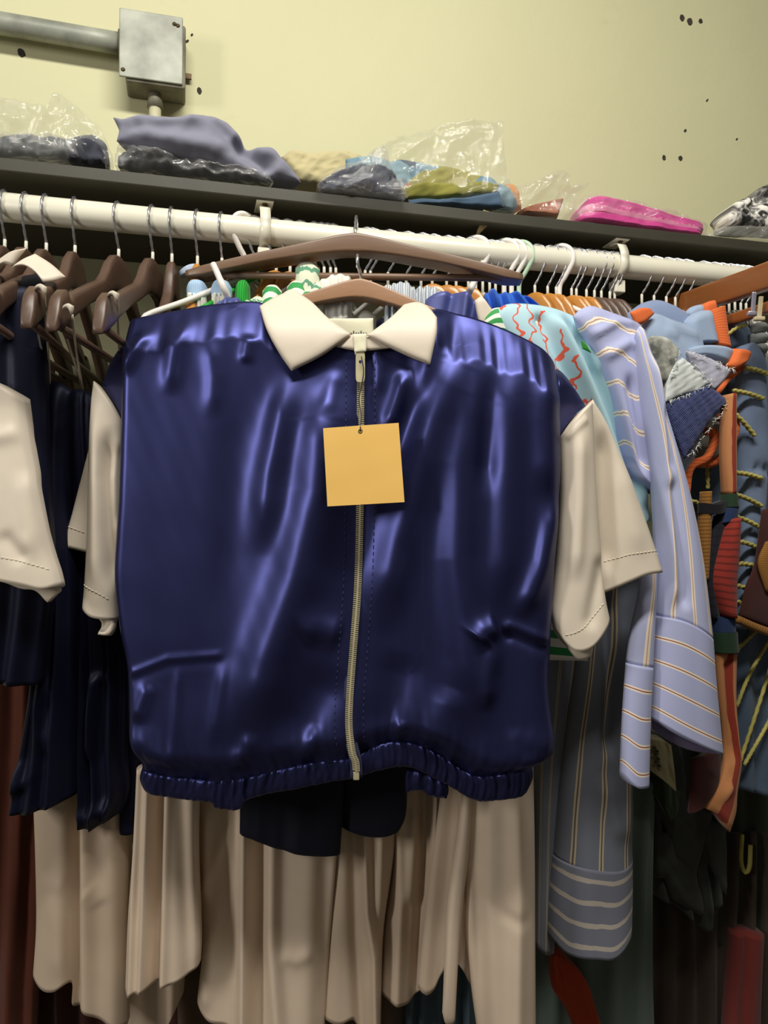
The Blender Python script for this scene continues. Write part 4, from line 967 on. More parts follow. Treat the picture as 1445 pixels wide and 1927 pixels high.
# bright blue gathered top
P = Plane(1.20, x=955, y=560)
o = patch('gathered_top', M_BLUET, None, P, [(908, 560), (922, 546), (945, 552), (962, 550), (985, 556), (1003, 574)], [(1003, 574), (1060, 620), (1075, 700)], [(910, 700), (1000, 700), (1075, 700)], [(908, 560), (906, 700)], nu=60, nv=26, th=.014, back=.012, edges='lrt', w=.2, gath=(.014, 5, 1, .5), seed=55)
tag(o, 'bright cobalt blue gathered top under the white and mint plastic hangers', 'top')
# green striped shirt
P = Plane(1.115, x=960, yaw=10, y=700)
t = g('striped_shirt', 'green and white striped shirt, a sliver behind the navy jacket shoulder', 'shirt', P, 1060, 1245)
patch('shoulder', M_GRNS, t, P.shift(.018), [(906, 598), (930, 580), (965, 583), (1000, 598), (1012, 606)], [(1012, 606), (1016, 640), (1018, 690)], [(912, 660), (960, 680), (1018, 690)], [(906, 598), (908, 630), (912, 660)], nu=36, nv=26, th=.014, back=.01, edges='lrt', w=.3)
patch('placket', weave('ivory_placket', S(234, 234, 218), .7), t, P.shift(.030), [(1000, 598), (1012, 606)], [(1012, 606), (1020, 690)], [(1006, 690), (1020, 690)], [(1000, 598), (1006, 690)], nu=8, nv=20, th=.003, back=.002)
patch('body', M_GRNH, t, P, [(915, 640), (970, 650), (1020, 660)], [(1020, 660), (1060, 800), (1075, 1000), (1102, 1150), (1104, 1242)], [(960, 1240), (1030, 1240), (1104, 1242)], [(915, 640), (940, 900), (960, 1240)], nu=20, nv=60, th=.01, back=.015, edges='lr')
quad('hem', striped('green_white_hem_band', S(238, 238, 226), [(.24, S(40, 146, 74))], 2.2, 1), t, P.shift(.016), (1022, 1168), (1106, 1182), (1106, 1244), (1022, 1238), nu=16, nv=12, th=.004, back=.004)
# pale blue coral print
P = Plane(1.11, x=1080, yaw=14, y=800)
t = g('printed_blouse', 'pale blue top with coral squiggle print and green leaf, draped beside the striped shirts', 'top', P, 1120, 1080)
patch('body', M_CORAL, t, P, [(928, 592), (950, 574), (990, 572), (1040, 580), (1078, 596), (1094, 616)], [(1094, 616), (1120, 660), (1156, 725), (1184, 800), (1204, 890), (1220, 975)], [(1040, 1050), (1120, 1040), (1180, 1000), (1220, 975)], [(928, 592), (960, 650), (1010, 760), (1040, 1050)],
      nu=60, nv=70, th=.024, back=.03, edges='lrt', w=.3, folds=[([(1000, 590), (1040, 680), (1090, 800)], -.012, 12, .1), ([(1030, 590), (1070, 680), (1120, 800), (1170, 950)], .014, 12, .1), ([(1050, 590), (1090, 680), (1140, 800), (1190, 950)], -.012, 10, .1), ([(1085, 640), (1130, 740), (1175, 850), (1208, 960)], .010, 10, .1), ([(1110, 690), (1150, 800), (1190, 930)], -.008, 8, .1)])
M_LEAF = weave('leaf_green_print', S(46, 140, 40), .7)
for q, nn in (([(1093, 640), (1104, 650), (1112, 664), (1096, 656)], .036), ([(1205, 915), (1214, 935), (1218, 972), (1208, 950)], .012)):
    quad('leaf', M_LEAF, t, P.shift(nn), *q, nu=8, nv=10, th=.001, back=.001)

# ---- lavender striped shirt
P = Plane(1.085, x=1180, yaw=16, y=900)
t = g('striped_shirt', 'lavender shirt with cream and red stripes and deep cross-striped cuffs', 'shirt', P, 1290, 1420)
patch('shoulder', M_LAVS, t, P.shift(-.012), [(1078, 596), (1090, 584), (1112, 576), (1150, 588), (1190, 603), (1206, 612)], [(1206, 612), (1212, 700), (1216, 800), (1232, 930)], [(1180, 860), (1200, 900), (1232, 930)], [(1078, 596), (1110, 650), (1150, 740), (1180, 860)], nu=44, nv=50, th=.016, back=.03, edges='lrt', w=.25,
      folds=[([(1096, 640), (1150, 610), (1196, 612)], .006, 8, .2), ([(1120, 680), (1170, 650), (1205, 660)], .006, 10, .2), ([(1170, 700), (1190, 800), (1205, 900)], -.012, 10, .2), ([(1195, 660), (1205, 760), (1220, 900)], .010, 8, .1)])
patch('sleeve', M_LAV, t, P.shift(.012), [(1196, 625), (1204, 614), (1212, 622)], [(1212, 622), (1222, 690), (1246, 790), (1290, 930), (1318, 1060), (1337, 1206)], [(1231, 1158), (1262, 1164), (1293, 1178), (1337, 1206)], [(1196, 625), (1206, 720), (1224, 860), (1233, 1000), (1231, 1158)],
      nu=40, nv=80, th=.024, back=.03, edges='lrt', w=.45, folds=[([(1212, 660), (1232, 850), (1246, 1000), (1250, 1150)], .010, 8, .1), ([(1240, 900), (1262, 1050), (1270, 1150)], -.007, 10, .1), ([(1228, 760), (1245, 900)], -.006, 6, .2)])
cf = patch('cuff', M_LAVB, t, P.shift(.014), [(1231, 1158), (1262, 1164), (1293, 1178), (1337, 1206)], [(1337, 1206), (1344, 1290), (1350, 1350), (1357, 1419)], [(1226, 1352), (1262, 1376), (1308, 1399), (1357, 1419)], [(1231, 1158), (1228, 1260), (1226, 1352)], nu=34, nv=44, th=.024, back=.022, edges='lr', w=.45)
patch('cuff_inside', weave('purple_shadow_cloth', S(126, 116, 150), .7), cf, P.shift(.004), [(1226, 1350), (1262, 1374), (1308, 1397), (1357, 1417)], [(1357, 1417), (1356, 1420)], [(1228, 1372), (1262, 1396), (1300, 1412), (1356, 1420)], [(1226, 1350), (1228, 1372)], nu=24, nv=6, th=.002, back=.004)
patch('sleeve', M_LAVN, t, P.shift(.020), [(1206, 1040), (1233, 1040)], [(1233, 1040), (1230, 1150), (1226, 1256)], [(1180, 1248), (1204, 1252), (1226, 1256)], [(1206, 1040), (1205, 1110), (1190, 1180), (1180, 1248)], nu=18, nv=30, th=.014, back=.014, edges='lr', w=.5)
patch('cuff', M_LAVB, t, P.shift(.022), [(1180, 1248), (1204, 1252), (1226, 1256)], [(1226, 1256), (1222, 1350), (1219, 1478)], [(1169, 1455), (1180, 1470), (1192, 1478), (1219, 1478)], [(1180, 1248), (1173, 1350), (1169, 1455)], nu=20, nv=40, th=.014, back=.014, edges='lr', w=.5)
# ---- another lavender striped shirt lower down, its shade put into the colours
P = Plane(1.17, x=1110, yaw=8, y=1400)
t = g('striped_shirt', 'lavender striped shirt in shaded grey tones hanging below the cream sleeve, banded at its hem', 'shirt', P, 1110, 1780)
patch('body', M_LAVSH, t, P, [(1060, 1060), (1130, 1060), (1220, 1060)], [(1220, 1060), (1200, 1200), (1185, 1400), (1186, 1560), (1188, 1625)], [(1040, 1608), (1070, 1616), (1120, 1624), (1160, 1624), (1188, 1612)], [(1060, 1060), (1085, 1200), (1060, 1400), (1046, 1540), (1040, 1608)],
      nu=50, nv=80, th=.03, back=.03, edges='lr', w=.4, folds=[([(1130, 1100), (1135, 1300), (1128, 1420)], -.018, 12, .15), ([(1120, 1440), (1130, 1500), (1160, 1580)], .008, 16, .3), ([(1160, 1150), (1165, 1350), (1170, 1600)], .010, 14, .2)])
patch('hem_band', M_LAVSHB, t, P.shift(.002), [(1040, 1608), (1070, 1616), (1120, 1624), (1160, 1624), (1188, 1612)], [(1188, 1612), (1188, 1680), (1186, 1750)], [(1030, 1755), (1060, 1780), (1110, 1786), (1145, 1785), (1186, 1752)], [(1040, 1608), (1034, 1680), (1030, 1755)], nu=40, nv=30, th=.03, back=.028, edges='lr', w=.45)
patch('back_panel', M_LAVSH, t, P.shift(-.02), [(1010, 1150), (1050, 1150), (1100, 1150)], [(1100, 1150), (1075, 1300), (1050, 1500), (1040, 1780)], [(1000, 1770), (1020, 1784), (1040, 1780)], [(1010, 1150), (1004, 1400), (1000, 1770)], nu=24, nv=60, th=.02, back=.02, edges='lr')

# ---- pale blue rugby top with orange ribbing and cloth patches
P = Plane(1.20, x=1290, yaw=18, y=700)
t = g('patchwork_top', 'pale blue top with orange ribbed edges and frayed cloth patches', 'top', P, 1300, 930)
patch('shoulder', M_PBLUE2, t, P.shift(-.03), [(1180, 590), (1210, 570), (1245, 566), (1290, 588)], [(1290, 588), (1310, 640), (1320, 760)], [(1200, 760), (1260, 760), (1320, 760)], [(1180, 590), (1190, 680), (1200, 760)], nu=30, nv=24, th=.02, back=.02, edges='lrt', w=.3)
patch('body', M_PBLUE, t, P, [(1200, 612), (1228, 590), (1265, 602), (1298, 614), (1320, 632)], [(1320, 632), (1322, 700), (1310, 800), (1292, 900)], [(1240, 900), (1265, 905), (1292, 900)], [(1200, 612), (1215, 700), (1235, 800), (1240, 900)], nu=34, nv=40, th=.022, back=.03, edges='lrt', w=.3, folds=[([(1240, 605), (1270, 625), (1310, 640)], .006, 8), ([(1235, 625), (1262, 640)], .005, 6)])
patch('collar_rib', M_ORRIB, t, P.shift(.016), [(1185, 588), (1204, 580), (1222, 580)], [(1222, 580), (1231, 590)], [(1196, 612), (1212, 608), (1231, 590)], [(1185, 588), (1196, 612)], nu=16, nv=10, th=.004, back=.004)
sb = patch('sleeve', M_PBLUE, t, P.shift(-.012), [(1284, 606), (1300, 592), (1318, 585), (1336, 584)], [(1336, 584), (1338, 610), (1346, 648)], [(1290, 650), (1318, 646), (1346, 648)], [(1284, 606), (1286, 630), (1290, 650)], nu=24, nv=20, th=.018, back=.018, edges='lrt')
patch('cuff_rib', M_ORRIB, sb, P.shift(-.004), [(1334, 586), (1348, 580), (1362, 577)], [(1362, 577), (1366, 610), (1373, 656)], [(1346, 648), (1360, 653), (1373, 656)], [(1334, 586), (1337, 615), (1346, 648)], nu=14, nv=20, th=.010, back=.012, edges='lr', w=.5)
sb = patch('sleeve_far', M_PBLUE, t, P.shift(-.04), [(1287, 590), (1300, 578), (1322, 572)], [(1322, 572), (1324, 600)], [(1295, 610), (1324, 600)], [(1287, 590), (1295, 610)], nu=12, nv=8, th=.01, back=.01)
patch('cuff_rib', M_ORRIB, sb, P.shift(-.034), [(1320, 573), (1334, 567), (1345, 565)], [(1345, 565), (1349, 590)], [(1322, 600), (1349, 592)], [(1320, 573), (1322, 600)], nu=10, nv=8, th=.007, back=.008)
sf = patch('sleeve', M_PBLUE, t, P.shift(.020), [(1290, 658), (1312, 651), (1348, 651), (1380, 658)], [(1380, 658), (1372, 675), (1366, 690)], [(1295, 672), (1330, 676), (1366, 690)], [(1290, 658), (1295, 672)], nu=24, nv=14, th=.014, back=.014)
cr = patch('cuff_rib', M_ORRIB, sf, P.shift(.026), [(1379, 656), (1393, 657), (1405, 662)], [(1405, 662), (1408, 668), (1402, 682)], [(1364, 688), (1376, 698), (1388, 692), (1402, 682)], [(1379, 656), (1372, 672), (1364, 688)], nu=16, nv=16, th=.012, back=.012)
patch('hem_rib', M_ORRIB, t, P.shift(.012), [(1378, 698), (1396, 686), (1404, 674)], [(1404, 674), (1396, 695), (1372, 714), (1356, 740)], [(1342, 742), (1348, 744), (1356, 740)], [(1378, 698), (1366, 712), (1342, 742)], nu=10, nv=24, th=.004, back=.004)
pk = P.shift(.046)
patch('cloth_patch', M_GREYP, t, pk, [(1212, 640), (1230, 632), (1255, 637), (1274, 652)], [(1274, 652), (1275, 670), (1254, 716)], [(1238, 720), (1254, 716)], [(1212, 640), (1224, 680), (1238, 720)], nu=20, nv=24, th=.003, back=.02, wr=(.001, .2), label='mottled grey cloth patch')
patch('cloth_patch', M_LILAC, t, pk, [(1290, 660), (1330, 672), (1376, 697)], [(1376, 697), (1362, 716), (1343, 734)], [(1325, 718), (1343, 734)], [(1290, 660), (1308, 690), (1325, 718)], nu=22, nv=20, th=.003, back=.02, wr=(.001, .2), label='ribbed lilac cloth patch')
patch('cloth_patch', M_WHITEP, t, pk.shift(.003), [(1277, 676), (1285, 674), (1295, 682)], [(1295, 682), (1315, 700), (1332, 722)], [(1250, 758), (1282, 743), (1310, 735), (1332, 722)], [(1277, 676), (1258, 710), (1250, 758)], nu=24, nv=24, th=.003, back=.02, wr=(.0016, .25), label='frayed white cloth patch')
patch('cloth_patch', M_TWEED, t, pk.shift(.004), [(1254, 760), (1290, 744), (1328, 726)], [(1328, 726), (1350, 738), (1369, 754)], [(1287, 864), (1310, 830), (1336, 790), (1369, 754)], [(1254, 760), (1262, 800), (1287, 864)], nu=28, nv=28, th=.004, back=.02, wr=(.0016, .35), label='blue tweed cloth patch')
# fringe along the patch edges: short threads, one joined part
rr = random.Random(4); gs = []
for (a, b, m) in (((1295, 682), (1332, 722), 22), ((1250, 758), (1332, 724), 34), ((1369, 754), (1287, 864), 36), ((1290, 662), (1376, 698), 30), ((1274, 652), (1254, 716), 20)):
    for i in range(m):
        f = rr.random(); x, y = a[0] + (b[0] - a[0]) * f, a[1] + (b[1] - a[1]) * f; an = rr.uniform(0, 6.28); l = rr.uniform(4, 9)
        q = np.array([[x, y], [x + l * .5 * math.cos(an), y + l * .5 * math.sin(an) + 1], [x + l * math.cos(an), y + l * math.sin(an) + 3]])
        gs.append(tube_geo(pk.to(q[:, 0], q[:, 1]) + pk.N * .008, .0005, 4))
o = mesh('frayed_threads', *join(*gs), M_WHITEP, t); o['kind'] = 'stuff'
def band(name, mat, parent, fr, pts, wpx, n=40, th=.006, tp=False):
    C_ = curve(pts, n); T_ = np.gradient(C_, axis=0); T_ /= np.linalg.norm(T_, axis=1)[:, None]; N_ = np.stack([-T_[:, 1], T_[:, 0]], 1)
    a, b = C_ - N_ * wpx / 2, C_ + N_ * wpx / 2
    return patch(name, mat, parent, fr, [b[0], a[0]], a.tolist(), [b[-1], a[-1]], b.tolist(), nu=8, nv=n, th=th, back=th, edges='lr', w=.5, smooth=False)
band('hem_rib', M_ORRIB, t, P.shift(.02), [(1290, 926), (1294, 890), (1306, 872), (1330, 862), (1345, 830), (1342, 812), (1328, 812)], 15)
band('hem_rib', M_ORRIB, t, P.shift(.012), [(1308, 872), (1340, 872), (1366, 850), (1382, 812), (1378, 790), (1352, 786)], 15)
patch('lining', weave('grey_lining', S(150, 152, 142), .8), t, P.shift(-.005), [(1330, 788), (1350, 784), (1380, 788)], [(1380, 788), (1378, 830), (1350, 870)], [(1300, 880), (1325, 876), (1350, 870)], [(1330, 788), (1312, 830), (1300, 880)], nu=12, nv=14, th=.003, back=.003)

# ---- denim jacket with yellow rope couching
P = Plane(1.285, x=1400, yaw=20, y=800)
t = g('denim_jacket', 'washed blue denim jacket with rows of yellow rope stitching, at the frame edge', 'jacket', P, 1400, 1500)
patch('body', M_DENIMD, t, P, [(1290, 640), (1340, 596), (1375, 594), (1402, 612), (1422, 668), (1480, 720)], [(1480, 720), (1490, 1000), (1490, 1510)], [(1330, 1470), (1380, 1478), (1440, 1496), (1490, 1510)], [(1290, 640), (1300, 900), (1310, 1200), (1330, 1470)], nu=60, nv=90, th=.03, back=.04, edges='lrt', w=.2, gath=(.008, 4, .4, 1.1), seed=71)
sl = patch('sleeve', M_DENIM, t, P.shift(.034), [(1372, 690), (1395, 650), (1420, 680), (1434, 720)], [(1434, 720), (1437, 860), (1432, 960), (1418, 1060), (1394, 1130), (1390, 1180)], [(1372, 1180), (1382, 1182), (1390, 1180)], [(1372, 690), (1380, 860), (1382, 1000), (1378, 1100), (1372, 1180)], nu=34, nv=80, th=.022, back=.03, edges='lr', w=.5,
      folds=[([(1395, 880), (1415, 890), (1432, 880)], -.008, 10), ([(1380, 910), (1410, 895), (1425, 900)], .008, 10), ([(1390, 1000), (1420, 1010)], -.005, 10)])
RP = P.shift(.062)
def rope(par, fr, pts, r=.0036):
    C_ = curve(pts, 30); W = fr.to(C_[:, 0], C_[:, 1]); V, Fc = tube_geo(W, r, 8, 2, 320, .22)
    return mesh('rope', V, Fc, M_ROPE2, par)
for y0, y1, x0, x1 in ((889, 900, 1382, 1433), (929, 952, 1380, 1433), (972, 993, 1384, 1431), (1018, 1030, 1384, 1425), (1062, 1064, 1382, 1417), (1103, 1107, 1377, 1404), (1133, 1135, 1377, 1394), (735, 750, 1380, 1436), (780, 820, 1384, 1420), (692, 704, 1400, 1445)):
    rope(sl, RP, [(x0, y0), ((x0 + x1) / 2, (y0 + y1) / 2 - 2), (x1, y1)])
R2 = P.shift(.042)
for pts in ([(1368, 630), (1385, 618), (1402, 612)], [(1384, 1225), (1420, 1190), (1450, 1160)], [(1386, 1330), (1410, 1270), (1450, 1200)], [(1390, 1440), (1420, 1350), (1455, 1240)], [(1400, 1440), (1440, 1370), (1465, 1320)], [(1438, 840), (1447, 880)], [(1436, 690), (1450, 760)], [(1296, 942), (1308, 944), (1318, 950)], [(1298, 985), (1316, 992)], [(1330, 870), (1332, 920)]):
    rope(t, R2, pts, .003)
# brown and gold appliqué panel
M_MARN = weave('maroon_cloth', S(66, 28, 24), .85); M_GOLD = striped('gold_chain_stitch', S(150, 102, 42), [(.2, S(116, 76, 28))], 24, 1, rough=.9)
AP = P.shift(.075)
t = g('applique_panel', 'maroon embroidered panel with gold border, cut by the frame edge', 'panel', AP, 1430, 1190)
patch('cloth', M_MARN, t, AP, [(1434, 960), (1460, 950), (1500, 945)], [(1500, 945), (1500, 1200)], [(1390, 1160), (1440, 1180), (1500, 1200)], [(1434, 960), (1420, 1060), (1404, 1100), (1390, 1160)], nu=24, nv=30, th=.004, back=.008)
band('border', M_GOLD, t, AP.shift(.008), [(1386, 1165), (1420, 1180), (1460, 1194), (1500, 1206)], 15, 24, .004)
patch('medallion', M_GOLD, t, AP.shift(.008), [(1440, 1020), (1470, 1010), (1500, 1010)], [(1500, 1010), (1500, 1110)], [(1440, 1110), (1470, 1130), (1500, 1110)], [(1440, 1020), (1426, 1060), (1440, 1110)], nu=16, nv=16, th=.005, back=.003)
# ---- embroidered strip
def rib(name, c, n=12): return striped(name, S(*c), [(.16, S(*[int(q * .72) for q in c]))], n, 1, rough=.9, wob=.02)
E = P.shift(.085)
t = g('embroidered_sash', 'long embroidered sash in red, green, blue and tan bands beside the denim sleeve', 'sash', E, 1365, 1560)
def seg(name, mt, T_, R_, B_, L_, th=.012, **k): return patch(name, mt, t, E, T_, R_, B_, L_, nu=14, nv=28, th=th, back=th, edges='lr', w=.5, **k)
M_TAN = striped('tan_orange_cloth', S(188, 126, 80), [(.16, S(138, 48, 30))], 1.0, 0, wob=.2, rough=.85)
seg('tan_band', M_TAN, [(1362, 745), (1370, 742), (1380, 745)], [(1380, 745), (1381, 850), (1380, 930)], [(1362, 930), (1380, 930)], [(1362, 745), (1358, 850), (1362, 930)])
seg('green_band', rib('dark_green_knit', (34, 60, 38)), [(1362, 930), (1380, 930)], [(1380, 930), (1385, 954)], [(1357, 955), (1385, 954)], [(1362, 930), (1357, 955)], .014)
seg('blue_band', rib('navy_blue_knit', (34, 54, 92)), [(1357, 955), (1385, 954)], [(1385, 954), (1383, 978)], [(1346, 985), (1383, 978)], [(1357, 955), (1346, 985)], .013)
seg('red_band', rib('red_coil_stitch', (146, 46, 36), 14), [(1361, 978), (1372, 975), (1381, 977)], [(1381, 977), (1383, 1030), (1379, 1100), (1376, 1162)], [(1346, 1154), (1360, 1160), (1376, 1162)], [(1361, 978), (1346, 1020), (1331, 1090), (1346, 1154)], .022)
seg('dark_edge', rib('black_knit', (26, 24, 34)), [(1346, 970), (1366, 970)], [(1366, 970), (1352, 1030), (1342, 1090), (1352, 1165)], [(1334, 1165), (1352, 1165)], [(1346, 970), (1328, 1040), (1322, 1100), (1334, 1165)], .008)
seg('blue_band', rib('navy_blue_knit_low', (34, 54, 92)), [(1339, 1158), (1360, 1164), (1378, 1162)], [(1378, 1162), (1379, 1188)], [(1342, 1190), (1379, 1190)], [(1339, 1158), (1342, 1190)], .016)
seg('green_band', rib('dark_green_knit_low', (30, 56, 34)), [(1341, 1190), (1382, 1188)], [(1382, 1188), (1385, 1226)], [(1344, 1228), (1385, 1226)], [(1341, 1190), (1344, 1228)], .016)
seg('tan_band', M_TAN, [(1346, 1226), (1365, 1226), (1384, 1226)], [(1384, 1226), (1382, 1320), (1388, 1400), (1392, 1436), (1384, 1490), (1382, 1530), (1372, 1566)], [(1320, 1518), (1345, 1530), (1372, 1566)], [(1346, 1226), (1352, 1310), (1362, 1400), (1356, 1450), (1338, 1490), (1320, 1518)], .010, folds=[([(1360, 1230), (1366, 1330), (1372, 1430)], -.008, 6, .1), ([(1350, 1500), (1368, 1470)], .006, 8)])
seg('maroon_band', M_MARN, [(1300, 1430), (1330, 1420), (1356, 1400)], [(1356, 1400), (1352, 1470), (1325, 1512)], [(1296, 1530), (1325, 1512)], [(1300, 1430), (1296, 1530)], .008)
seg('gold_band', M_GOLD, [(1322, 925), (1334, 925)], [(1334, 925), (1334, 1000), (1328, 1090)], [(1316, 1092), (1328, 1090)], [(1322, 925), (1316, 1000), (1316, 1092)], .010)
seg('black_band', rib('black_knit_cross', (20, 18, 26)), [(1316, 946), (1340, 950), (1364, 940)], [(1364, 940), (1360, 962)], [(1316, 966), (1340, 968), (1360, 962)], [(1316, 946), (1316, 966)], .014)

# ---- dim garments low down
def cloth(name, label, cat, mt, dd, T_, R_, B_, L_, gth, seed, yaw=0, **k):
    o = patch(name, mt, None, Plane(dd, x=(T_[0][0] + T_[-1][0]) / 2, yaw=yaw, y=1500), T_, R_, B_, L_, nu=k.pop('nu', 44), nv=50, th=k.pop('th', .02), back=.03, edges=k.pop('edges', 'lr'), gath=gth, seed=seed, **k)
    return tag(o, label, cat)
cloth('wide_trousers', 'slate green wide trousers hanging below the striped shirt hem', 'trousers', M_SLATE, 1.30, [(985, 1440), (1110, 1440), (1205, 1450), (1232, 1512)], [(1232, 1512), (1228, 1600), (1226, 1750), (1232, 1990)], [(985, 1990), (1110, 1990), (1232, 1990)], [(985, 1440), (985, 1990)], (.010, 5, 1, 1), 81)
cloth('scarf', 'orange red scarf end lying over slate green cloth low down', 'scarf', M_ORRED, 1.25, [(1034, 1790), (1050, 1794), (1062, 1802)], [(1062, 1802), (1100, 1840), (1122, 1900), (1140, 1960)], [(1090, 1965), (1140, 1960)], [(1034, 1790), (1036, 1850), (1065, 1900), (1090, 1965)], (.006, 1, 1, 1), 83, th=.01)
cloth('ruffled_garment', 'charcoal garment with layered pointed ruffles under the lavender cuff', 'garment', M_DKRUF, 1.36, [(1215, 1380), (1290, 1390), (1350, 1400)], [(1350, 1400), (1362, 1500), (1366, 1600), (1368, 1660)], [(1228, 1680), (1270, 1700), (1320, 1740), (1340, 1690), (1368, 1660)], [(1215, 1380), (1222, 1550), (1228, 1680)], (.014, 4, 1, 1), 85, wr=(.008, .03))
Pq = Plane(1.335, x=1290, y=1550)
par = [o for o in col.objects if o.name.startswith('ruffled_garment')][0]
for q in ([(1228, 1500), (1290, 1500), (1330, 1600), (1265, 1590)], [(1270, 1520), (1345, 1520), (1300, 1680), (1262, 1600)], [(1310, 1540), (1366, 1550), (1366, 1684), (1330, 1620)], [(1232, 1600), (1300, 1610), (1334, 1732), (1262, 1690)], [(1224, 1560), (1262, 1570), (1290, 1660), (1232, 1650)]):
    quad('ruffle', M_DKRUF, par, Pq, *q, nu=12, nv=14, th=.008, back=.006, wr=(.005, .06))
cloth('printed_cloth', 'cream cloth with dark leaf print tucked under the lavender cuff', 'cloth', weave('cream_leaf_cloth', S(150, 140, 104), .8), 1.245, [(1216, 1388), (1245, 1392), (1262, 1402)], [(1262, 1402), (1268, 1450), (1272, 1490)], [(1218, 1446), (1245, 1466), (1272, 1490)], [(1216, 1388), (1218, 1446)], (.003, 1, 1, 1), 87, th=.006)
lf = [o for o in col.objects if o.name.startswith('printed_cloth')][0]
Pq = Plane(1.236, x=1240, y=1420); ML2 = weave('dark_leaf_print', S(44, 54, 34), .8)
for i, (x, y, a) in enumerate(((1226, 1405, .2), (1232, 1410, .5), (1228, 1418, .1), (1234, 1424, .6), (1229, 1432, .2), (1236, 1438, .5))):
    dx, dy = 10 * math.cos(a), 10 * math.sin(a)
    quad('leaf', ML2, lf, Pq, (x, y), (x + dx * .5 + 1, y + dy * .5 - 2), (x + dx, y + dy), (x + dx * .5 - 1, y + dy * .5 + 3), nu=5, nv=5, th=.001, back=.001)
cloth('olive_garment', 'dark olive green garment below the leaf printed cloth', 'garment', weave('dark_green_cloth', S(42, 56, 30), .85), 1.29, [(1212, 1430), (1245, 1460), (1280, 1490)], [(1280, 1490), (1276, 1530), (1262, 1546)], [(1216, 1482), (1240, 1506), (1262, 1546)], [(1212, 1430), (1216, 1482)], (.004, 2, 1, 1), 89, th=.008)
cloth('pleated_skirt', 'dark brown pleated skirt in the shadow under the charcoal ruffles', 'skirt', M_DKBRN, 1.42, [(1200, 1560), (1300, 1560), (1480, 1560)], [(1480, 1560), (1480, 2000)], [(1200, 2000), (1300, 2000), (1480, 2000)], [(1200, 1560), (1200, 2000)], (.014, 7, 1, 1), 91, nu=80)
cloth('pleated_skirt', 'dark red skirt panel in shadow near the frame corner', 'skirt', M_DKRED, 1.385, [(1372, 1750), (1400, 1750), (1436, 1756)], [(1436, 1756), (1428, 1990)], [(1356, 1990), (1428, 1990)], [(1372, 1750), (1366, 1850), (1356, 1990)], (.006, 2, 1, 1), 93)
cloth('dark_garment', 'very dark garment filling the gap below the denim jacket hem', 'garment', M_DKOLV, 1.43, [(1290, 1380), (1400, 1380), (1490, 1380)], [(1490, 1380), (1490, 1800)], [(1290, 1760), (1400, 1770), (1490, 1800)], [(1290, 1380), (1290, 1760)], (.012, 5, 1, 1), 95)
o = tube('cord_loop', M_ROPE2, None, [atd(*q) for q in ((1396, 1570, 1.38), (1394, 1620, 1.375), (1402, 1642, 1.37), (1410, 1630, 1.37), (1412, 1590, 1.375))], .004, 8, res=24); tag(o, 'pale rope loop hanging in the dark below the denim jacket', 'cord')

# ---- trouser hanger at the frame edge, clips and quilted garment
P0, P1 = atd(1248, 590, 1.42), atd(1452, 520, 1.16)
hx = (P1 - P0); Lh = np.linalg.norm(hx[:2]); yw = math.atan2(hx[1], hx[0])
M_CHERRY = wood('cherry_brown_wood', S(128, 74, 34), S(152, 92, 46), .35, .2)
t = thing('trouser_hanger', 'wide reddish brown wooden hanger with metal clips, cut by the frame edge', 'hanger', P0, yw)
xs = np.linspace(0, Lh * 1.25, 30); zc = np.interp(xs, [0, Lh], [0, P1[2] - P0[2]])
link('wooden_body', rawmesh('wooden_body', *sweep_geo(xs, zc + .022, zc - .018, np.full(30, .020), 20, sq=.2), M_CHERRY), t)
link('trouser_bar', rawmesh('trouser_bar', *sweep_geo(xs, zc * .55 - .045, zc * .55 - .062, np.full(30, .014), 16, sq=.3), M_CHERRY), t)
M_CLIP = plain('satin_metal', S(196, 196, 214), .3, .7); M_CLIPB = plain('beige_plastic', S(190, 176, 140), .5)
for (x0, y0, x1, y1, mt, dd, lab) in ((1419, 550, 1416, 590, M_CLIP, 1.165, 'silver clip'), (1432, 558, 1428, 600, M_CLIPB, 1.155, 'beige clip')):
    a, b = atd(x0, y0, dd), atd(x1, y1, dd)
    ax = np.array([_R, _FH, (a - b) / np.linalg.norm(a - b)])
    V, Fc = join(box_geo((a + b) / 2, .0065, .004, np.linalg.norm(a - b), ax, .001), box_geo(b, .016, .008, .006, ax, .0015))
    V = V - P0; c_, s_2 = math.cos(-yw), math.sin(-yw)
    V = np.stack([V[:, 0] * c_ - V[:, 1] * s_2, V[:, 0] * s_2 + V[:, 1] * c_, V[:, 2]], 1)
    q = link('clip', rawmesh('clip', V, Fc, mt, False), t); q['label'] = lab
Pq = Plane(1.25, x=1425, y=640)
t = g('quilted_garment', 'grey quilted garment edge hanging from the clips beside the denim jacket', 'garment', Pq, 1425, 760)
MQ = weave('grey_quilt', S(150, 156, 152), .7)
for (y0, y1, w_) in ((607, 628, 14), (627, 648, 15), (647, 668, 14)):
    patch('quilt_roll', MQ, t, Pq, [(1427 - w_, y0 + 4), (1427, y0), (1427 + w_, y0 + 3)], [(1427 + w_, y0 + 3), (1428 + w_, y1 - 3)], [(1428 - w_, y1 - 2), (1428, y1), (1428 + w_, y1 - 3)], [(1427 - w_, y0 + 4), (1428 - w_, y1 - 2)], nu=16, nv=10, th=.018, back=.014, w=.5)
patch('panel', MQ, t, Pq.shift(-.01), [(1416, 664), (1444, 664)], [(1444, 664), (1446, 760)], [(1424, 760), (1446, 760)], [(1416, 664), (1424, 760)], nu=12, nv=20, th=.01, back=.01)
Pq = Plane(1.30, x=1385, y=600)
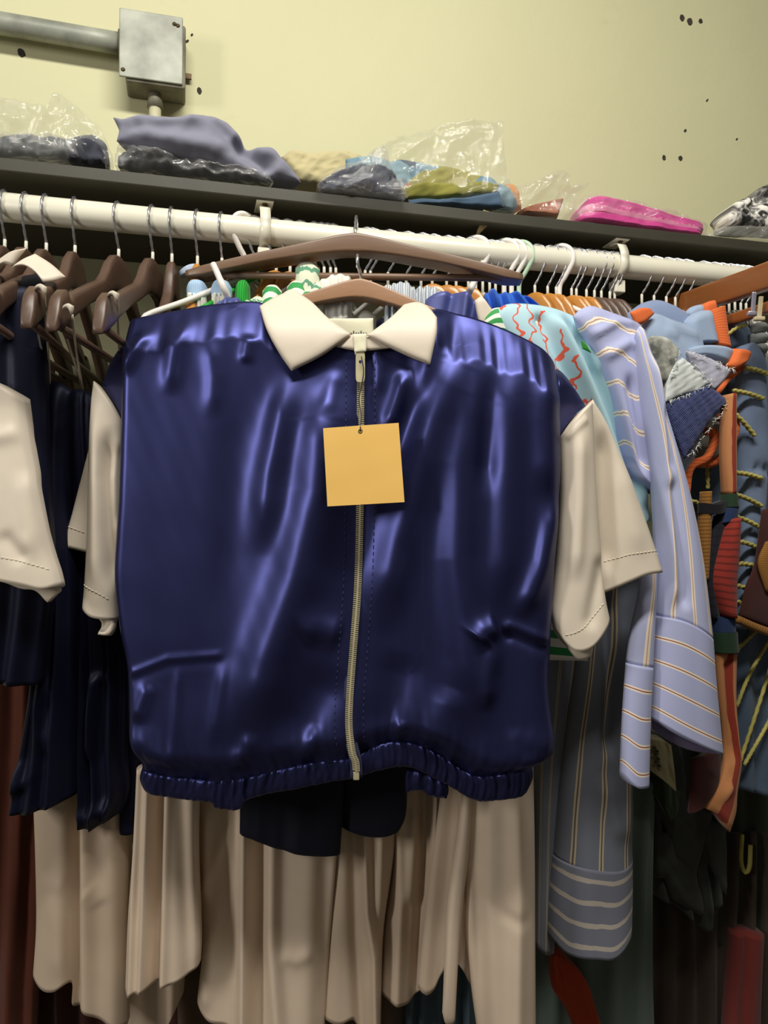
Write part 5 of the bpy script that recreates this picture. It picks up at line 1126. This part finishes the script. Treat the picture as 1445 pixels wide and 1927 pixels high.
o = patch('striped_waistband', striped('grey_black_stripe', S(150, 146, 136), [(.25, S(60, 58, 56))], 7, 0, wob=.1), None, Pq, [(1362, 590), (1385, 584), (1412, 592)], [(1412, 592), (1416, 625)], [(1368, 606), (1390, 612), (1416, 625)], [(1362, 590), (1368, 606)], nu=24, nv=12, th=.01, back=.01, wr=(.003, .1))
tag(o, 'grey striped crumpled waistband held by the trouser hanger clips', 'garment')
# ================================================================== small tops crowded behind the brown hanger
M_LBL = striped('pale_blue_rib_knit', S(172, 200, 226), [(.15, S(150, 180, 212))], 12, 0, rough=.85)
M_WRUF = plain('white_ruffle', S(232, 230, 218), .8, var=.1)
def small_top(lab, mt, dd, x0, x1, y0, y1, seed, gth=(.006, 3, 1, .6), nm='knit_top', cat='top', th=.016):
    Pq = Plane(dd, x=(x0 + x1) / 2, y=560)
    o = patch(nm, mt, None, Pq, [(x0, y0 + 12), (x0 + (x1 - x0) * .25, y0 + 2), ((x0 + x1) / 2, y0), (x1 - (x1 - x0) * .25, y0 + 2), (x1, y0 + 12)], [(x1, y0 + 12), (x1 + 3, y1)], [(x0 - 3, y1), (x1 + 3, y1)], [(x0, y0 + 12), (x0 - 3, y1)], nu=30, nv=24, th=th, back=.02, edges='lrt', w=.4, gath=gth, seed=seed)
    return tag(o, lab, cat)
for i, (x0, x1, lab) in enumerate(((352, 390, 'pale blue ribbed top with white frill, nearer the dark hangers'), (398, 436, 'pale blue ribbed top with white frill, crossed by the white plastic arm'))):
    Pq = Plane(1.125, x=(x0 + x1) / 2, y=540)
    t = thing('frilled_top', lab, 'top', Pq.to(np.array((x0 + x1) / 2.), np.array(640.)), group='pale blue frilled tops')
    patch('shoulder', M_LBL, t, Pq, [(x0, 542), (x0 + 8, 530), ((x0 + x1) / 2, 527), (x1 - 8, 530), (x1, 542)], [(x1, 542), (x1 + 1, 562)], [(x0, 562), (x1 + 1, 562)], [(x0, 542), (x0, 562)], nu=24, nv=12, th=.016, back=.016, edges='lrt', w=.45)
    patch('collar', weave('pale_blue_neck%d' % i, S(186, 204, 228), .8), t, Pq.shift(-.03), [(x0 - 15, 512), (x0 + 2, 500), (x0 + 20, 496)], [(x0 + 20, 496), (x0 + 22, 512)], [(x0 - 12, 524), (x0 + 22, 520)], [(x0 - 15, 512), (x0 - 12, 524)], nu=14, nv=10, th=.008, back=.008)
    patch('frill', M_WRUF, t, Pq.shift(.006), [(x0 + 2, 553), ((x0 + x1) / 2, 556), (x1 - 2, 553)], [(x1 - 2, 553), (x1 + 4, 640)], [(x0 - 6, 640), (x1 + 4, 640)], [(x0 + 2, 553), (x0 - 6, 640)], nu=50, nv=20, th=.010, back=.014, edges='lr', gath=(.006, 5, .3, 1.2), seed=60 + i)
small_top('navy cloth bunched just above the front jacket shoulder', M_PERI, 1.10, 408, 462, 560, 660, 3, nm='folded_navy_top')
small_top('bright green ribbed strap over a hanger end', striped('green_rib', S(30, 158, 48), [(.2, S(20, 120, 34))], 8, 0, rough=.8), 1.12, 444, 470, 527, 640, 4, None, 'knit_top', 'top', .02)
o = small_top('green and white fringed top beside the bright green strap', M_GRNS, 1.105, 455, 500, 564, 660, 6, (.008, 5, 1, 1))
MSG = striped('mint_cream_stripe', S(224, 226, 200), [(.14, S(96, 150, 120))], 5, 1, rough=.85, wob=.2)
for i, (dd, x0, x1, y0, lab) in enumerate(((1.112, 470, 500, 558, 'cream knit with green stripes low behind the cream collar'), (1.118, 494, 530, 536, 'beige and green striped knit next to the cream collar'), (1.135, 556, 602, 492, 'mint striped knit bundle rising behind the brown hanger bar'), (1.128, 540, 580, 528, 'green and white striped knit under the brown hanger bar'), (1.130, 580, 612, 530, 'leaf green striped knit close to the white scalloped collar'), (1.122, 565, 600, 546, 'pale mint knit touching the pointed cream collar'))):
    small_top(lab, MSG if i % 2 == 0 else M_GRNS, dd, x0, x1, y0, 660, 10 + i, None, 'striped_knit', 'top', .018)
# scalloped white collar seen over the jacket hanger, and white collars behind the neck label
Pq = Plane(1.13, x=620, y=540)
o = patch('scalloped_collar', M_WRUF, None, Pq, [(590, 560), (600, 532), (612, 524), (624, 518), (640, 516), (656, 520), (664, 530)], [(664, 530), (662, 600)], [(590, 620), (662, 620)], [(590, 560), (590, 620)], nu=40, nv=20, th=.010, back=.010, edges='lrt', w=.3, gath=(.004, 6, 1, .3))
tag(o, 'white scalloped collar rising behind the jacket hanger hook', 'collar')
for i, (x0, x1, y0, lab, mt) in enumerate(((636, 666, 581, 'white pointed collar tip above the neck label', M_WRUF), (664, 708, 584, 'white folded collar edge above the corner of the neck label', M_WRUF), (614, 640, 590, 'mint edged cloth at the neck opening', MSG), (698, 745, 598, 'lilac cloth edge deep in the neck opening', M_PERI))):
    Pq = Plane(1.135 + .006 * i, x=x0, y=600)
    o = patch('neck_collar', mt, None, Pq, [(x0, y0 + 14), ((x0 + x1) / 2, y0), (x1, y0 + 10)], [(x1, y0 + 10), (x1, 700)], [(x0, 700), (x1, 700)], [(x0, y0 + 14), (x0, 700)], nu=18, nv=14, th=.008, back=.008, edges='lrt')
    tag(o, lab, 'collar')
# white plastic hanger arms that cross in front
for (pts, mt, lab) in (([(401, 497, 1.10), (408, 512, 1.095), (420, 540, 1.09), (430, 562, 1.10)], M_WPLAST, 'white plastic hanger arm slanting over the pale blue top'), ([(909, 494, 1.20), (900, 512, 1.19), (890, 535, 1.18), (877, 562, 1.17)], M_WPLAST, 'white plastic hanger arm slanting beside the periwinkle satin')):
    o = tube('hanger_arm', mt, None, [atd(*q) for q in pts], [.0046] * 7 + [.0052] * 7, 10, res=14); o.name = 'plastic_hanger'
    tag(o, lab, 'hanger')
for i, x in enumerate((940, 950)):
    pass
# ================================================================== things lying on the shelf
M_FILM = film('clear_polythene')
M_FILMM = film('milky_polythene', (.99, .99, .985, 1), .13, .06)
ZS = SHELF_Z + SHELF_T
def lump(name, mat, parent, x, dd, T_, R_, B_, L_, th=.05, back=.06, nu=64, nv=36, **k):
    """soft folded pile: swells toward the room and toward the wall"""
    o = patch(name, mat, parent, Plane(dd - .75 * th, x=x, yaw=14.4, y=320), T_, R_, B_, L_, nu=nu, nv=nv, th=.25 * th, back=back + .6 * th, w=k.pop('w', .28), cr=k.pop('cr', (.0045, .03) if 'film' not in name else (.012, .03)), seed=k.pop('seed', int(x) + len(name)), **k)
    off = OFF[o.name]
    for v in o.data.vertices:
        v.co.z = max(v.co.z, ZS + .0012 - off[2]); v.co.y = min(v.co.y, WALL_Y - .004 - off[1])
    return o
# depth of a point above the shelf a given distance behind its front edge
def sd(x, y, behind): 
    p = onY(float(x), float(y), SHELF_Y + behind); return float(np.dot(p - _C, _FH))
M_LINEN = weave('blue_grey_linen', S(138, 138, 154), .85, 500, .5, .1)
M_LINEND = weave('dark_slate_cloth', S(58, 60, 70), .85)
M_BEIGE = weave('beige_wool', S(196, 184, 140), .9)
# bagged clothes under the conduit
d_ = sd(100, 300, .12)
t = thing('bagged_clothes', 'clear plastic bag of dark clothes on the shelf under the conduit', 'bag', atd(100, 300, d_))
lump('dark_cloth', weave('grey_blue_print_cloth', S(120, 124, 128), .8, vscale=60, var=.35), t, 100, d_, [(-60, 270), (0, 262), (60, 258), (130, 262), (170, 256), (200, 275), (204, 305)], [(204, 305), (205, 313)], [(-60, 292), (60, 300), (205, 313)], [(-60, 270), (-60, 292)], th=.06, back=.06, wr=(.006, .05))
lump('film', M_FILM, t, 100, d_, [(-60, 190), (0, 184), (55, 196), (98, 210), (106, 176), (150, 205), (190, 245), (212, 290)], [(212, 290), (214, 314)], [(-60, 294), (60, 302), (214, 314)], [(-60, 190), (-60, 294)], th=.085, back=.06, wr=(.006, .06), folds=[([(0, 230), (60, 260)], .01, 10), ([(95, 215), (60, 280)], .012, 8), ([(150, 215), (170, 280)], -.01, 10)], smooth=False)
lump('film_fold', M_FILMM, t, 100, d_ - .03, [(-40, 262), (20, 256), (90, 262), (140, 268)], [(140, 268), (150, 300)], [(-40, 290), (60, 298), (150, 303)], [(-40, 262), (-40, 290)], th=.06, back=.02, wr=(.006, .08))
lump('dark_cloth', M_LINEND, t, 165, d_ - .02, [(125, 285), (145, 268), (165, 264), (185, 272), (200, 296)], [(200, 296), (198, 312)], [(128, 304), (160, 310), (198, 312)], [(125, 285), (128, 304)], th=.05, back=.03, nu=24, nv=14, wr=(.005, .1))
# linen over bagged dark garment
d_ = sd(330, 320, .11)
t = thing('bagged_garment', 'flat plastic bag with dark garment beneath the folded linen on the shelf', 'bag', atd(330, 330, d_))
lump('dark_cloth', M_LINEND, t, 350, d_, [(222, 292), (260, 284), (340, 298), (430, 318), (500, 336)], [(500, 336), (508, 348)], [(222, 314), (300, 324), (400, 336), (508, 348)], [(222, 292), (222, 314)], th=.07, back=.05, nv=16, wr=(.003, .06))
lump('film', M_FILMM, t, 350, d_ - .004, [(216, 288), (232, 270), (300, 292), (420, 314), (508, 334)], [(508, 334), (514, 349)], [(216, 314), (300, 325), (400, 338), (514, 349)], [(216, 288), (216, 314)], th=.08, back=.05, nv=18, wr=(.005, .08))
d_ = sd(380, 300, .10)
o = lump('folded_linen', M_LINEN, None, 380, d_, [(213, 222), (240, 228), (280, 226), (330, 228), (380, 220), (420, 230), (450, 258), (470, 278), (510, 282), (528, 300), (560, 335)], [(560, 335), (566, 346)], [(220, 268), (280, 288), (350, 302), (420, 316), (500, 336), (566, 346)], [(213, 222), (224, 245), (220, 268)],
      th=.085, back=.05, nu=90, nv=40, w=.4, wr=(.003, .03), cr=(.002, .03), folds=[([(225, 225), (300, 240), (400, 235)], .012, 14), ([(440, 260), (470, 300), (520, 330)], -.025, 16), ([(400, 232), (440, 280), (460, 310)], -.012, 12), ([(230, 262), (330, 280), (440, 300)], .012, 18)])
tag(o, 'folded blue grey linen garment lying on the shelf below the junction box', 'garment')
d_ = sd(600, 330, .15)
o = lump('folded_cloth', M_BEIGE, None, 600, d_, [(530, 296), (550, 284), (590, 290), (640, 286), (680, 292)], [(680, 292), (690, 362)], [(550, 346), (620, 356), (690, 364)], [(530, 296), (540, 320), (550, 346)], th=.06, back=.06, wr=(.003, .04)); tag(o, 'folded beige cloth between the linen and the bright bagged clothes', 'cloth')
# colourful bag
def collage():
    k = Nodes('multicoloured_print'); m = k.uv('metric')
    n_ = k.n('ShaderNodeTexVoronoi', Scale=16.0); n_.inputs['Randomness'].default_value = 1.0
    ad = k.n('ShaderNodeVectorMath', operation='ADD'); nz = k.n('ShaderNodeTexNoise', Scale=9.0); k.l(m, nz.inputs[0])
    k.l(m, ad.inputs[0]); sc = k.n('ShaderNodeVectorMath', operation='SCALE'); k.l(nz.outputs[1], sc.inputs[0]); sc.inputs['Scale'].default_value = .12
    k.l(sc.outputs[0], ad.inputs[1]); k.l(ad.outputs[0], n_.inputs['Vector'])
    sp = k.n('ShaderNodeSeparateColor'); k.l(n_.outputs['Color'], sp.inputs[0])
    k.base(k.ramp(sp.outputs[0], [(0, S(104, 134, 150)), (.2, S(196, 134, 118)), (.38, S(130, 156, 166)), (.55, S(150, 144, 74)), (.7, S(90, 100, 112)), (.85, S(190, 146, 120))], 'CONSTANT'))
    k.setp(Roughness=.8); return k.m
d_ = sd(820, 350, .12)
t = thing('bagged_clothes', 'large clear plastic bag of multicoloured printed clothes mid shelf', 'bag', atd(820, 380, d_))
lump('printed_cloth', collage(), t, 830, d_, [(650, 300), (700, 296), (740, 304), (800, 312), (860, 322), (910, 336), (950, 348)], [(950, 348), (975, 378), (970, 398)], [(660, 362), (760, 376), (860, 388), (970, 400)], [(650, 300), (655, 330), (660, 362)], th=.07, back=.06, nu=70, wr=(.005, .04))
lump('olive_cloth', weave('olive_cloth', S(140, 136, 62), .85), t, 840, d_ - .055, [(755, 352), (800, 346), (860, 346), (905, 342), (940, 348)], [(940, 348), (930, 366)], [(760, 374), (830, 374), (900, 368), (930, 366)], [(755, 352), (760, 374)], th=.03, back=.02, nu=34, nv=14, wr=(.003, .06))
lump('blue_cloth', weave('dusk_blue_cloth', S(78, 100, 122), .85), t, 880, d_ - .055, [(770, 374), (850, 376), (900, 368), (938, 362)], [(938, 362), (948, 392)], [(770, 384), (850, 390), (948, 398)], [(770, 374), (770, 384)], th=.03, back=.02, nu=34, nv=12)
lump('orange_cloth', weave('soft_orange_cloth', S(206, 150, 96), .85), t, 960, d_ + .02, [(940, 352), (960, 346), (975, 362)], [(975, 362), (980, 396)], [(942, 394), (980, 398)], [(940, 352), (942, 394)], th=.04, back=.03, nu=18, nv=14)
lump('film', M_FILM, t, 820, d_, [(640, 340), (690, 292), (740, 268), (790, 246), (850, 234), (900, 228), (942, 230), (944, 290)], [(944, 290), (950, 340), (984, 398)], [(645, 366), (760, 380), (860, 392), (984, 402)], [(640, 340), (645, 366)], th=.09, back=.07, nu=90, nv=50, smooth=False, wr=(.005, .05),
     folds=[([(700, 300), (760, 262)], .012, 6), ([(720, 330), (790, 280)], .010, 6), ([(850, 280), (870, 330)], .010, 6), ([(880, 280), (900, 330)], .010, 6), ([(800, 250), (900, 240)], .010, 6), ([(740, 320), (700, 350)], .012, 8)])
d_ = sd(670, 350, .05)
t = thing('bagged_garment', 'navy knit in crinkled plastic at the near end of the multicoloured bag', 'bag', atd(670, 370, d_))
lump('dark_cloth', weave('slate_navy_knit', S(72, 78, 98), .85, vscale=60, var=.3), t, 670, d_, [(600, 345), (630, 325), (680, 310), (720, 312), (750, 345)], [(750, 345), (762, 378)], [(605, 358), (680, 368), (762, 380)], [(600, 345), (605, 358)], th=.045, back=.03, nu=40, nv=24, wr=(.006, .07))
lump('film', M_FILMM, t, 670, d_ - .01, [(596, 348), (630, 318), (690, 296), (720, 276), (728, 300), (756, 340)], [(756, 340), (768, 380)], [(600, 360), (680, 370), (768, 382)], [(596, 348), (600, 360)], th=.055, back=.03, nu=44, nv=26, smooth=False, wr=(.007, .08))
# brown garment, pink stack
d_ = sd(1030, 385, .08)
t = thing('bagged_garment', 'folded terracotta garment in loose plastic beside the pink stack', 'bag', atd(1030, 400, d_))
lump('cloth', weave('terracotta_cloth', S(172, 112, 84), .85), t, 1025, d_, [(975, 398), (1010, 385), (1040, 378), (1060, 374)], [(1060, 374), (1054, 395), (1048, 411)], [(980, 402), (1010, 406), (1048, 412)], [(975, 398), (980, 402)], th=.05, back=.05, nu=30, nv=16, w=.12)
lump('film', M_FILM, t, 1030, d_, [(968, 352), (1000, 345), (1040, 322), (1062, 322), (1070, 350), (1108, 345)], [(1108, 345), (1085, 380), (1082, 414)], [(972, 400), (1020, 408), (1082, 415)], [(968, 352), (972, 400)], th=.06, back=.05, nu=40, nv=26, smooth=False, wr=(.006, .08), folds=[([(980, 390), (1040, 345)], .01, 6)])
d_ = sd(1200, 410, .10)
M_PINK = weave('hot_pink_cloth', S(216, 70, 150), .8); M_PINKL = weave('soft_pink_cloth', S(218, 128, 164), .8)
t = thing('folded_stack', 'stack of folded hot pink garments in plastic on the shelf', 'stack', atd(1200, 430, d_))
for i, (a, b, c_, d2, mt) in enumerate((((1108, 372), (1318, 428), (1320, 440), (1104, 392), M_PINK), ((1100, 388), (1316, 434), (1318, 443), (1098, 402), M_PINKL), ((1092, 402), (1316, 440), (1316, 447), (1090, 416), M_PINK))):
    lump('folded_layer', mt, t, 1200, d_, [a, ((a[0] * 2 + b[0]) / 3, a[1] + (b[1] - a[1]) * .28), b], [b, c_], [d2, ((d2[0] + c_[0]) / 2, (d2[1] + c_[1]) / 2 + 1), c_], [a, (a[0] - 3, (a[1] + d2[1]) / 2), d2], th=.07, back=.06, nu=40, nv=14, w=.10, wr=(.001, .03), cr=(.003, .04))
lump('film', M_FILM, t, 1200, d_ - .004, [(1078, 392), (1106, 366), (1180, 380), (1260, 404), (1326, 426)], [(1326, 426), (1328, 446)], [(1080, 416), (1200, 432), (1328, 449)], [(1078, 392), (1080, 416)], th=.08, back=.06, nu=44, nv=20, wr=(.004, .06))
# black and white print, clear bag below
k = Nodes('black_white_print'); m = k.uv('metric')
k.base(k.ramp(k.noise(m, 42, 3, .55, 1.2), [(.40, S(14, 14, 14)), (.5, S(120, 118, 114)), (.60, S(232, 228, 218))])); k.setp(Roughness=.8); M_BW = k.m
d_ = sd(1420, 420, .12)
o = lump('folded_print', M_BW, None, 1420, d_, [(1366, 412), (1378, 386), (1400, 374), (1420, 372), (1432, 352), (1470, 344), (1520, 350)], [(1520, 350), (1520, 440)], [(1370, 424), (1420, 430), (1520, 442)], [(1366, 412), (1370, 424)], th=.05, back=.05, nu=50, nv=30, wr=(.006, .06), folds=[([(1400, 410), (1425, 380), (1432, 355)], -.02, 10)])
tag(o, 'black and white mottled garment bundled at the frame edge of the shelf', 'garment')
o = lump('plastic_bag', M_FILMM, None, 1400, d_ - .01, [(1326, 440), (1360, 428), (1420, 428), (1520, 436)], [(1520, 436), (1520, 470)], [(1326, 449), (1420, 459), (1520, 470)], [(1326, 440), (1326, 449)], th=.06, back=.06, nu=40, nv=16, wr=(.005, .08))
tag(o, 'flat milky plastic bag under the black and white garment', 'bag')
